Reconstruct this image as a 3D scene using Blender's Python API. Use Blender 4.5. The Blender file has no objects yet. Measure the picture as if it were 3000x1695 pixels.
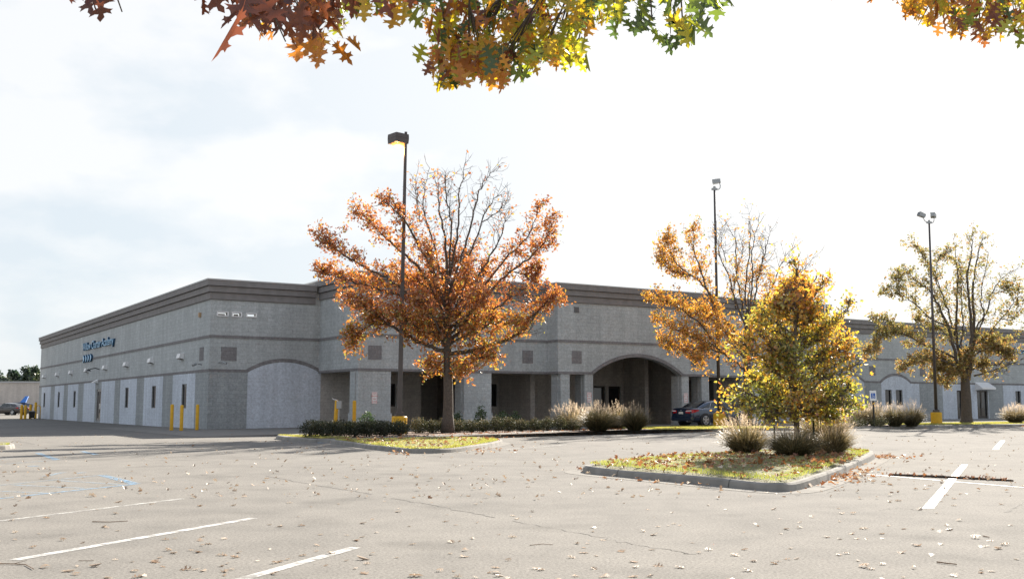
import bpy, math, random
import numpy as np
from mathutils import Vector, Matrix
rng = np.random.default_rng(7)
random.seed(7)
S = bpy.context.scene
COL = S.collection
R = math.radians

# ------------------------------------------------------------------ camera, sky, sun, exposure
F, H, YH = 3100.0, 1.25, 1187.0
PITCH = math.atan((YH - 847.5) / F)
cam_d = bpy.data.cameras.new('camera'); cam = bpy.data.objects.new('camera', cam_d); COL.objects.link(cam)
cam_d.sensor_width = 36; cam_d.lens = F / 3000 * 36
cam_d.clip_start = 0.05; cam_d.clip_end = 3000
cam.location = (0, 0, H); cam.rotation_euler = (math.pi / 2 + PITCH, 0, 0)
S.camera = cam
SUN_AZ, SUN_EL = R(24), R(29)          # azimuth clockwise from +Y
w = bpy.data.worlds.new('World'); S.world = w; w.use_nodes = True
nt = w.node_tree; nt.nodes.clear()
def N(nt, t, **kw):
    n = nt.nodes.new(t)
    for k, v in kw.items(): setattr(n, k, v)
    return n
out = N(nt, 'ShaderNodeOutputWorld'); bg = N(nt, 'ShaderNodeBackground'); sky = N(nt, 'ShaderNodeTexSky')
sky.sky_type = 'NISHITA'; sky.sun_disc = False; sky.sun_elevation = SUN_EL; sky.sun_rotation = SUN_AZ
sky.air_density = 1.0; sky.dust_density = 1.5; sky.ozone_density = 1.5
bg.inputs[1].default_value = 0.088
tc = N(nt, 'ShaderNodeTexCoord'); mp = N(nt, 'ShaderNodeMapping'); mp.inputs['Scale'].default_value = (1.0, 1.0, 2.2)
mp.inputs['Location'].default_value = (0.35, 0.1, 0.2)
nz = N(nt, 'ShaderNodeTexNoise'); nz.inputs['Scale'].default_value = 5.0; nz.inputs['Detail'].default_value = 9; nz.inputs['Roughness'].default_value = 0.5; nz.inputs['Distortion'].default_value = 0.0
cr = N(nt, 'ShaderNodeValToRGB'); cr.color_ramp.elements[0].position = 0.42; cr.color_ramp.elements[1].position = 0.57
mx = N(nt, 'ShaderNodeMix', data_type='RGBA'); L = nt.links.new
mul = N(nt, 'ShaderNodeMath', operation='MULTIPLY'); mul.inputs[1].default_value = 0.75
L(tc.outputs['Generated'], mp.inputs[0]); L(mp.outputs[0], nz.inputs['Vector']); L(nz.outputs[0], cr.inputs[0])
# the veil whitens towards the sun, as thin cloud does
dt = N(nt, 'ShaderNodeVectorMath', operation='DOT_PRODUCT'); dt.inputs[1].default_value = (math.sin(SUN_AZ) * math.cos(SUN_EL), math.cos(SUN_AZ) * math.cos(SUN_EL), math.sin(SUN_EL))
L(tc.outputs['Generated'], dt.inputs[0])
gl_ = N(nt, 'ShaderNodeMapRange', interpolation_type='SMOOTHSTEP'); gl_.inputs[1].default_value = 0.66; gl_.inputs[2].default_value = 0.97; gl_.inputs[4].default_value = 0.80; L(dt.outputs['Value'], gl_.inputs[0])
mxx = N(nt, 'ShaderNodeMath', operation='MAXIMUM'); L(cr.outputs[0], mxx.inputs[0]); L(gl_.outputs[0], mxx.inputs[1]); L(mxx.outputs[0], mx.inputs[0])
mx.inputs[6].default_value = (2.56, 2.80, 3.00, 1); mx.inputs[7].default_value = (3.24, 3.27, 3.29, 1)      # thin veil, brighter cloud
mx2 = N(nt, 'ShaderNodeMix', data_type='RGBA'); sz_ = N(nt, 'ShaderNodeSeparateXYZ'); L(tc.outputs['Generated'], sz_.inputs[0])      # the veil thins overhead
vz = N(nt, 'ShaderNodeMapRange'); vz.inputs[1].default_value = 0.36; vz.inputs[2].default_value = 0.85; vz.inputs[3].default_value = 0.955; vz.inputs[4].default_value = 0.35
L(sz_.outputs[2], vz.inputs[0]); L(vz.outputs[0], mx2.inputs[0])
L(sky.outputs[0], mx2.inputs[6]); L(mx.outputs[2], mx2.inputs[7])
L(mx2.outputs[2], bg.inputs[0]); L(bg.outputs[0], out.inputs[0])
sl = bpy.data.lights.new('sun', 'SUN'); sl.energy = 5.0; sl.angle = R(0.6); sl.color = (1.0, 0.93, 0.83)
so = bpy.data.objects.new('sun', sl); COL.objects.link(so)
sd = Vector((math.sin(SUN_AZ) * math.cos(SUN_EL), math.cos(SUN_AZ) * math.cos(SUN_EL), math.sin(SUN_EL)))
so.rotation_euler = sd.to_track_quat('Z', 'Y').to_euler(); so.location = sd * 100
S.view_settings.view_transform = 'Standard'; S.view_settings.look = 'None'; S.view_settings.gamma = 1
S.view_settings.exposure = 1.75
S.cycles.max_bounces = 8; S.cycles.transparent_max_bounces = 8

# ------------------------------------------------------------------ measuring helpers (camera rays -> real positions)
FW = np.array([0, math.cos(PITCH), math.sin(PITCH)]); UP = np.array([0, -math.sin(PITCH), math.cos(PITCH)])
def ray(u, v): return np.array([1, 0, 0]) * (u - 1500) / F + UP * (847.5 - v) / F + FW
def gr(u, v, z=0.0):
    d = ray(u, v); t = (z - H) / d[2]; return np.array([d[0] * t, d[1] * t, z])
def at(u, v, y):                        # the point of that sight line that stands y metres away
    d = ray(u, v); t = y / d[1]; return np.array([d[0] * t, y, H + d[2] * t])
BA = R(32.0); BX = np.array([math.cos(BA), math.sin(BA), 0]); BY = np.array([-math.sin(BA), math.cos(BA), 0])
B0 = np.array([-15.82, 55.37, 0.0])
def bw(x, y, z=0.0): return B0 + BX * x + BY * y + np.array([0, 0, z])

# ------------------------------------------------------------------ materials
def mat(name, col, rough=0.8, metal=0.0, spec=0.5, noise=0.0, nscale=8.0, bump=0.0, bscale=60.0, col2=None):
    m = bpy.data.materials.new(name); m.use_nodes = True; t = m.node_tree; b = t.nodes['Principled BSDF']
    b.inputs['Roughness'].default_value = rough; b.inputs['Metallic'].default_value = metal
    b.inputs['Specular IOR Level'].default_value = spec
    b.inputs['Base Color'].default_value = (*col, 1)
    if noise > 0 or bump > 0:
        tcn = N(t, 'ShaderNodeTexCoord')
    if noise > 0:
        n = N(t, 'ShaderNodeTexNoise'); n.inputs['Scale'].default_value = nscale; n.inputs['Detail'].default_value = 6
        t.links.new(tcn.outputs['Object'], n.inputs['Vector'])
        r = N(t, 'ShaderNodeValToRGB'); r.color_ramp.elements[0].position = 0.3; r.color_ramp.elements[1].position = 0.7
        c2 = col2 or tuple(c * (1 - noise) for c in col)
        r.color_ramp.elements[0].color = (*c2, 1); r.color_ramp.elements[1].color = (*col, 1)
        t.links.new(n.outputs[0], r.inputs[0]); t.links.new(r.outputs[0], b.inputs['Base Color'])
    if bump > 0:
        n2 = N(t, 'ShaderNodeTexNoise'); n2.inputs['Scale'].default_value = bscale; n2.inputs['Detail'].default_value = 3
        t.links.new(tcn.outputs['Object'], n2.inputs['Vector'])
        bp = N(t, 'ShaderNodeBump'); bp.inputs['Strength'].default_value = bump; bp.inputs['Distance'].default_value = 0.02
        t.links.new(n2.outputs[0], bp.inputs['Height']); t.links.new(bp.outputs[0], b.inputs['Normal'])
    return m

def block_mat(name, col, var=0.06, mortar=0.86):
    """split-face concrete block, laid in the building's own axes"""
    m = bpy.data.materials.new(name); m.use_nodes = True; t = m.node_tree; b = t.nodes['Principled BSDF']; l = t.links.new
    b.inputs['Roughness'].default_value = 0.92; b.inputs['Specular IOR Level'].default_value = 0.25
    tcn = N(t, 'ShaderNodeTexCoord'); sp = N(t, 'ShaderNodeSeparateXYZ'); l(tcn.outputs['Object'], sp.inputs[0])
    ad = N(t, 'ShaderNodeMath', operation='ADD'); l(sp.outputs[0], ad.inputs[0]); l(sp.outputs[1], ad.inputs[1])
    cb = N(t, 'ShaderNodeCombineXYZ'); l(ad.outputs[0], cb.inputs[0]); l(sp.outputs[2], cb.inputs[1])
    br = N(t, 'ShaderNodeTexBrick'); l(cb.outputs[0], br.inputs['Vector'])
    br.inputs['Scale'].default_value = 1.0; br.inputs['Brick Width'].default_value = 0.41; br.inputs['Row Height'].default_value = 0.205
    br.inputs['Mortar Size'].default_value = 0.012; br.inputs['Bias'].default_value = 0.0
    br.inputs['Color1'].default_value = (*[c * (1 - var) for c in col], 1); br.inputs['Color2'].default_value = (*[c * (1 + var) for c in col], 1)
    br.inputs['Mortar'].default_value = (*[c * mortar for c in col], 1)
    n = N(t, 'ShaderNodeTexNoise'); n.inputs['Scale'].default_value = 9; n.inputs['Detail'].default_value = 8; n.inputs['Roughness'].default_value = 0.75
    l(tcn.outputs['Object'], n.inputs['Vector'])
    n3 = N(t, 'ShaderNodeTexNoise'); n3.inputs['Scale'].default_value = 0.35; n3.inputs['Detail'].default_value = 4
    l(tcn.outputs['Object'], n3.inputs['Vector'])
    mr = N(t, 'ShaderNodeMapRange'); mr.inputs[1].default_value = 0.25; mr.inputs[2].default_value = 0.75; mr.inputs[3].default_value = 0.66; mr.inputs[4].default_value = 1.36
    l(n.outputs[0], mr.inputs[0])
    mr3 = N(t, 'ShaderNodeMapRange'); mr3.inputs[1].default_value = 0.3; mr3.inputs[2].default_value = 0.7; mr3.inputs[3].default_value = 0.92; mr3.inputs[4].default_value = 1.06
    l(n3.outputs[0], mr3.inputs[0])
    cs = N(t, 'ShaderNodeMapping'); cs.inputs['Scale'].default_value = (2.2, 0.10, 1); l(cb.outputs[0], cs.inputs[0])
    n4 = N(t, 'ShaderNodeTexNoise'); n4.inputs['Scale'].default_value = 1.0; n4.inputs['Detail'].default_value = 5; l(cs.outputs[0], n4.inputs['Vector'])
    mr4 = N(t, 'ShaderNodeMapRange'); mr4.inputs[1].default_value = 0.35; mr4.inputs[2].default_value = 0.65; mr4.inputs[3].default_value = 0.90; mr4.inputs[4].default_value = 1.05
    l(n4.outputs[0], mr4.inputs[0])
    m4 = N(t, 'ShaderNodeMath', operation='MULTIPLY'); l(mr4.outputs[0], m4.inputs[0]); l(mr3.outputs[0], m4.inputs[1]); mr3 = m4
    mm = N(t, 'ShaderNodeMath', operation='MULTIPLY'); l(mr.outputs[0], mm.inputs[0]); l(mr3.outputs[0], mm.inputs[1])
    mi = N(t, 'ShaderNodeVectorMath', operation='SCALE'); l(br.outputs[0], mi.inputs[0]); l(mm.outputs[0], mi.inputs['Scale'])
    l(mi.outputs[0], b.inputs['Base Color'])
    bp = N(t, 'ShaderNodeBump'); bp.inputs['Strength'].default_value = 0.5; bp.inputs['Distance'].default_value = 0.03
    l(n.outputs[0], bp.inputs['Height']); l(bp.outputs[0], b.inputs['Normal'])
    return m

def leaf_mat(name, stops, trans=0.55, rough=0.45, gloss=0.10):
    """two-sided leaf: each leaf's own 'tint' picks its colour; light passes through it"""
    m = bpy.data.materials.new(name); m.use_nodes = True; t = m.node_tree; t.nodes.clear(); l = t.links.new
    o = N(t, 'ShaderNodeOutputMaterial'); at_ = N(t, 'ShaderNodeAttribute', attribute_name='tint')
    r = N(t, 'ShaderNodeValToRGB'); e = r.color_ramp.elements
    while len(e) < len(stops): e.new(0.5)
    for i, (p, c) in enumerate(stops): e[i].position = p; e[i].color = (*c, 1)
    l(at_.outputs['Fac'], r.inputs[0])
    d = N(t, 'ShaderNodeBsdfDiffuse'); tr = N(t, 'ShaderNodeBsdfTranslucent'); g = N(t, 'ShaderNodeBsdfGlossy')
    g.inputs['Roughness'].default_value = rough
    sat = N(t, 'ShaderNodeHueSaturation'); sat.inputs['Saturation'].default_value = 1.04; sat.inputs['Value'].default_value = 1.35
    l(r.outputs[0], sat.inputs['Color'])
    l(r.outputs[0], d.inputs[0]); l(sat.outputs[0], tr.inputs[0])
    m1 = N(t, 'ShaderNodeMixShader'); m1.inputs[0].default_value = trans; l(d.outputs[0], m1.inputs[1]); l(tr.outputs[0], m1.inputs[2])
    m2 = N(t, 'ShaderNodeMixShader'); m2.inputs[0].default_value = gloss; l(m1.outputs[0], m2.inputs[1]); l(g.outputs[0], m2.inputs[2])
    l(m2.outputs[0], o.inputs[0])
    return m

def ground_mat(name, col, dark, light):
    m = bpy.data.materials.new(name); m.use_nodes = True; t = m.node_tree; b = t.nodes['Principled BSDF']; l = t.links.new
    b.inputs['Roughness'].default_value = 1.0; b.inputs['Specular IOR Level'].default_value = 0.06
    tcn = N(t, 'ShaderNodeTexCoord'); o = tcn.outputs['Object']
    def noise(sc, det=5, rg=0.6):
        n = N(t, 'ShaderNodeTexNoise'); n.inputs['Scale'].default_value = sc; n.inputs['Detail'].default_value = det; n.inputs['Roughness'].default_value = rg
        l(o, n.inputs['Vector']); return n.outputs[0]
    big = noise(0.16, 6, 0.6); mid = noise(1.3, 6, 0.65); fine = noise(38, 4, 0.8); grit = noise(190, 2, 0.6)
    r = N(t, 'ShaderNodeValToRGB'); r.color_ramp.elements[0].position = 0.35; r.color_ramp.elements[1].position = 0.66
    r.color_ramp.elements[0].color = (*dark, 1); r.color_ramp.elements[1].color = (*light, 1)
    e = r.color_ramp.elements.new(0.5); e.color = (*col, 1)
    a = N(t, 'ShaderNodeMath', operation='ADD'); l(big, a.inputs[0]); l(mid, a.inputs[1])
    h = N(t, 'ShaderNodeMath', operation='MULTIPLY'); h.inputs[1].default_value = 0.5; l(a.outputs[0], h.inputs[0]); l(h.outputs[0], r.inputs[0])
    f1 = N(t, 'ShaderNodeMapRange'); f1.inputs[1].default_value = 0.28; f1.inputs[2].default_value = 0.72; f1.inputs[3].default_value = 0.50; f1.inputs[4].default_value = 1.45
    l(fine, f1.inputs[0])
    f2 = N(t, 'ShaderNodeMapRange'); f2.inputs[1].default_value = 0.3; f2.inputs[2].default_value = 0.7; f2.inputs[3].default_value = 0.7; f2.inputs[4].default_value = 1.25
    l(grit, f2.inputs[0])
    fm = N(t, 'ShaderNodeMath', operation='MULTIPLY'); l(f1.outputs[0], fm.inputs[0]); l(f2.outputs[0], fm.inputs[1])
    sc = N(t, 'ShaderNodeVectorMath', operation='SCALE'); l(r.outputs[0], sc.inputs[0]); l(fm.outputs[0], sc.inputs['Scale'])
    # dark oil stains of their own shape
    st = noise(0.7, 3, 0.5); sr = N(t, 'ShaderNodeMapRange'); sr.inputs[1].default_value = 0.58; sr.inputs[2].default_value = 0.74; sr.inputs[3].default_value = 1.0; sr.inputs[4].default_value = 0.78
    l(st, sr.inputs[0])
    pv = N(t, 'ShaderNodeTexVoronoi'); pv.inputs['Scale'].default_value = 26; l(o, pv.inputs['Vector'])      # open pits between the stones
    pr = N(t, 'ShaderNodeMapRange'); pr.inputs[1].default_value = 0.10; pr.inputs[2].default_value = 0.24; pr.inputs[3].default_value = 0.55; pr.inputs[4].default_value = 1.0; l(pv.outputs['Distance'], pr.inputs[0])
    pm = N(t, 'ShaderNodeMath', operation='MULTIPLY'); l(sr.outputs[0], pm.inputs[0]); l(pr.outputs[0], pm.inputs[1]); sr = pm
    sc2 = N(t, 'ShaderNodeVectorMath', operation='SCALE'); l(sc.outputs[0], sc2.inputs[0]); l(sr.outputs[0], sc2.inputs['Scale'])
    l(sc2.outputs[0], b.inputs['Base Color'])
    bp = N(t, 'ShaderNodeBump'); bp.inputs['Strength'].default_value = 0.35; bp.inputs['Distance'].default_value = 0.006
    l(fine, bp.inputs['Height']); l(bp.outputs[0], b.inputs['Normal'])
    return m

def worn_paint(name, col, wear=0.5, scale=6.0):
    """thin worn road paint: the bare pavement shows through where it has rubbed off"""
    m = bpy.data.materials.new(name); m.use_nodes = True; t = m.node_tree; b = t.nodes['Principled BSDF']; l = t.links.new
    b.inputs['Base Color'].default_value = (*col, 1); b.inputs['Roughness'].default_value = 0.7
    tcn = N(t, 'ShaderNodeTexCoord'); n = N(t, 'ShaderNodeTexNoise'); n.inputs['Scale'].default_value = scale; n.inputs['Detail'].default_value = 8; n.inputs['Roughness'].default_value = 0.75
    l(tcn.outputs['Object'], n.inputs['Vector'])
    mr = N(t, 'ShaderNodeMapRange'); mr.inputs[1].default_value = wear - 0.13; mr.inputs[2].default_value = wear + 0.13; mr.inputs[3].default_value = 0.06; mr.inputs[4].default_value = 0.95
    l(n.outputs[0], mr.inputs[0]); l(mr.outputs[0], b.inputs['Alpha'])
    return m

M = {}
M['asphalt'] = ground_mat('aged_asphalt', (0.180, 0.169, 0.153), (0.146, 0.138, 0.126), (0.208, 0.195, 0.175))
M['concrete'] = mat('concrete', (0.235, 0.221, 0.20), 1.0, 0.0, 0.05, noise=0.22, nscale=2.5, bump=0.25, bscale=40)
M['kerb'] = mat('kerb_concrete', (0.30, 0.283, 0.258), 1.0, 0.0, 0.08, noise=0.35, nscale=3.0, bump=0.3, bscale=30)
M['wall'] = block_mat('grey_block', (0.415, 0.435, 0.437))
M['wall_low'] = block_mat('dark_grey_block', (0.315, 0.332, 0.338))
M['wall_in'] = block_mat('arcade_block', (0.40, 0.375, 0.35))
M['white'] = block_mat('white_painted_block', (0.52, 0.56, 0.62), 0.03, 0.93)
M['band'] = block_mat('dark_band_block', (0.215, 0.205, 0.207), 0.08)
M['cornice'] = mat('cornice_stucco', (0.235, 0.222, 0.218), 0.9, noise=0.2, nscale=3, bump=0.2)
M['coping'] = mat('metal_coping', (0.40, 0.40, 0.40), 0.5, 0.3)
M['roof'] = mat('roof_membrane', (0.5, 0.5, 0.48), 0.9)
M['soffit'] = mat('soffit_plaster', (0.55, 0.48, 0.40), 0.9, noise=0.1)
M['frame'] = mat('dark_bronze_frame', (0.05, 0.04, 0.035), 0.4, 0.4)
M['glass'] = mat('dark_glass', (0.012, 0.014, 0.016), 0.06, 0.0, 0.7)
M['louver'] = mat('louver_metal', (0.17, 0.17, 0.175), 0.7, 0.2)
M['white_metal'] = mat('white_metal', (0.72, 0.72, 0.72), 0.4)
M['grey_metal'] = mat('grey_metal', (0.33, 0.34, 0.34), 0.45, 0.6)
M['pole'] = mat('bronze_pole', (0.10, 0.085, 0.08), 0.5, 0.4, noise=0.3, nscale=3)
M['black'] = mat('black_plastic', (0.015, 0.015, 0.016), 0.5)
M['yellow'] = mat('yellow_paint', (0.72, 0.40, 0.015), 0.6, noise=0.22, nscale=5, bump=0.15)
M['blue_letter'] = mat('blue_letter_face', (0.28, 0.55, 0.80), 0.4)
M['blue_return'] = mat('blue_letter_return', (0.01, 0.06, 0.13), 0.5)
M['sign_white'] = mat('sign_white', (0.78, 0.78, 0.76), 0.5)
M['sign_red'] = mat('sign_red', (0.55, 0.04, 0.05), 0.5)
M['sign_blue'] = mat('sign_blue', (0.02, 0.12, 0.45), 0.5)
M['sign_ink'] = mat('sign_ink', (0.06, 0.06, 0.07), 0.6)
M['bark'] = mat('bark', (0.115, 0.092, 0.075), 0.95, noise=0.5, nscale=14, bump=0.9, bscale=22)
M['bark_pale'] = mat('pale_bark', (0.16, 0.125, 0.10), 0.95, noise=0.5, nscale=14, bump=0.8, bscale=26)
M['twig'] = mat('dry_twig', (0.20, 0.125, 0.075), 0.9, noise=0.3, nscale=20)
M['soil'] = mat('mulch', (0.085, 0.055, 0.04), 0.95, noise=0.5, nscale=25, bump=0.8, bscale=40, col2=(0.16, 0.09, 0.05))
M['lawn'] = mat('lawn_soil', (0.10, 0.115, 0.03), 0.95, noise=0.6, nscale=9, bump=0.6, bscale=40, col2=(0.11, 0.075, 0.04))
M['line_white'] = worn_paint('worn_white_paint', (0.50, 0.49, 0.47), 0.48)
M['line_white2'] = worn_paint('faded_white_paint', (0.50, 0.49, 0.46), 0.55)
M['line_fresh'] = worn_paint('white_paint', (0.56, 0.55, 0.53), 0.40)
M['line_blue'] = worn_paint('worn_blue_paint', (0.14, 0.27, 0.40), 0.52)
M['line_pale'] = worn_paint('faded_blue_paint', (0.20, 0.28, 0.35), 0.55)
M['crack'] = mat('crack_filler', (0.075, 0.068, 0.058), 0.95)
M['dead'] = mat('dark_leaf_debris', (0.085, 0.058, 0.038), 0.95, noise=0.5, nscale=20, bump=0.8, bscale=40)
M['car_blue'] = mat('dark_blue_car_paint', (0.012, 0.028, 0.06), 0.22, 0.35, 0.6)
M['car_dark'] = mat('dark_maroon_car_paint', (0.016, 0.010, 0.010), 0.22, 0.35, 0.6)
for k in ('car_blue', 'car_dark'):
    M[k].node_tree.nodes['Principled BSDF'].inputs['Coat Weight'].default_value = 0.8
    M[k].node_tree.nodes['Principled BSDF'].inputs['Coat Roughness'].default_value = 0.04
M['tyre'] = mat('tyre_rubber', (0.018, 0.018, 0.018), 0.8)
M['rim'] = mat('alloy_rim', (0.5, 0.5, 0.5), 0.3, 0.8)
M['chrome'] = mat('chrome', (0.7, 0.7, 0.7), 0.15, 1.0)
M['tail'] = mat('tail_light_red', (0.45, 0.01, 0.015), 0.15)
M['tail_clear'] = mat('tail_light_clear', (0.7, 0.66, 0.66), 0.15)
M['head'] = mat('headlight_clear', (0.6, 0.62, 0.65), 0.1)
M['plate'] = mat('license_plate', (0.72, 0.72, 0.66), 0.5)
M['dumpster'] = mat('blue_dumpster', (0.015, 0.035, 0.10), 0.6, noise=0.3)
M['dumpster_lid'] = mat('bright_blue', (0.03, 0.16, 0.5), 0.5)
M['beige'] = block_mat('beige_block', (0.56, 0.50, 0.45), 0.05, 0.9)
M['stake'] = mat('steel_stake', (0.03, 0.045, 0.03), 0.7)
M['needle'] = leaf_mat('evergreen_foliage', [(0, (0.02, 0.04, 0.025)), (0.6, (0.05, 0.085, 0.04)), (1, (0.10, 0.11, 0.03))], 0.3)
em = bpy.data.materials.new('lit_lamp_lens'); em.use_nodes = True
b_ = em.node_tree.nodes['Principled BSDF']; b_.inputs['Base Color'].default_value = (1, 0.6, 0.25, 1)
b_.inputs['Emission Color'].default_value = (1.0, 0.36, 0.05, 1); b_.inputs['Emission Strength'].default_value = 0.42
M['lit'] = em
em2 = bpy.data.materials.new('lit_lamp_bulb'); em2.use_nodes = True
b_ = em2.node_tree.nodes['Principled BSDF']; b_.inputs['Base Color'].default_value = (1, 0.9, 0.7, 1)
b_.inputs['Emission Color'].default_value = (1.0, 0.72, 0.35, 1); b_.inputs['Emission Strength'].default_value = 4
M['bulb'] = em2
RED, ORANGE, GOLD = (0.30, 0.080, 0.03), (0.52, 0.17, 0.035), (0.58, 0.33, 0.05)
BROWN, OLIVE, GREEN, LIME = (0.24, 0.11, 0.045), (0.20, 0.19, 0.035), (0.075, 0.11, 0.025), (0.42, 0.43, 0.05)
M['leaf_red'] = leaf_mat('rust_red_leaves', [(0, (0.20, 0.06, 0.028)), (0.32, (0.34, 0.115, 0.035)), (0.6, (0.46, 0.18, 0.04)), (0.8, (0.50, 0.29, 0.05)), (1, (0.22, 0.21, 0.04))])
M['leaf_gold'] = leaf_mat('golden_brown_leaves', [(0, BROWN), (0.35, (0.46, 0.20, 0.04)), (0.65, GOLD), (0.85, OLIVE), (1, GREEN)])
M['leaf_young'] = leaf_mat('mixed_green_gold_leaves', [(0, (0.44, 0.16, 0.035)), (0.22, (0.56, 0.32, 0.045)), (0.45, (0.42, 0.34, 0.05)), (0.65, (0.27, 0.27, 0.045)), (1, (0.12, 0.16, 0.033))], 0.57)
M['leaf_olive'] = leaf_mat('olive_leaves', [(0, (0.30, 0.14, 0.05)), (0.3, (0.32, 0.21, 0.06)), (0.6, (0.24, 0.21, 0.055)), (1, (0.12, 0.13, 0.04))])
M['leaf_oak'] = leaf_mat('oak_leaves', [(0, (0.07, 0.022, 0.014)), (0.2, (0.17, 0.05, 0.02)), (0.4, (0.46, 0.18, 0.03)), (0.58, (0.50, 0.30, 0.025)), (0.76, (0.34, 0.33, 0.028)), (0.88, (0.14, 0.19, 0.022)), (1, (0.05, 0.08, 0.02))], 0.56, 0.4, 0.06)
M['leaf_shrub'] = leaf_mat('shrub_leaves', [(0, (0.018, 0.024, 0.010)), (0.55, (0.05, 0.055, 0.022)), (1, (0.22, 0.17, 0.10))], 0.3, 0.45, 0.045)
M['leaf_glossy'] = leaf_mat('glossy_leaves', [(0, (0.035, 0.07, 0.03)), (1, (0.08, 0.12, 0.05))], 0.25, 0.45, 0.05)
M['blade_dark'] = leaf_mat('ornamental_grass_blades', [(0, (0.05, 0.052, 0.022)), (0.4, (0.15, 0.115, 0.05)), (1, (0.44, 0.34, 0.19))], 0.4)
M['plume'] = leaf_mat('pale_plumes', [(0, (0.50, 0.39, 0.27)), (1, (0.68, 0.57, 0.44))], 0.55, 0.6, 0.02)
M['turf'] = leaf_mat('turf_blades', [(0, (0.36, 0.32, 0.08)), (0.5, (0.27, 0.29, 0.05)), (1, (0.13, 0.18, 0.03))], 0.5)
M['litter'] = leaf_mat('fallen_leaf_litter', [(0, (0.17, 0.065, 0.03)), (0.5, (0.34, 0.15, 0.06)), (0.8, (0.46, 0.29, 0.16)), (1, (0.58, 0.48, 0.36))], 0.25, 0.5, 0.06)
M['litter_pale'] = leaf_mat('dry_leaf', [(0, (0.20, 0.11, 0.06)), (0.4, (0.30, 0.20, 0.125)), (1, (0.38, 0.31, 0.24))], 0.2, 0.5, 0.06)

# ------------------------------------------------------------------ mesh helpers
def tag(o, label=None, cat=None, group=None, kind=None):
    if label: o['label'] = label
    if cat: o['category'] = cat
    if group: o['group'] = group
    if kind: o['kind'] = kind
    return o
def empty(name, loc, rz=0.0, label=None, cat=None, group=None):
    o = bpy.data.objects.new(name, None); COL.objects.link(o); o.location = loc; o.rotation_euler = (0, 0, rz); o.empty_display_size = 0.3
    return tag(o, label, cat, group)
def copy_tree(o, parent=None):
    c = o.copy(); COL.objects.link(c)
    if parent: c.parent = parent
    for ch in list(o.children): copy_tree(ch, c)
    return c

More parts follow.
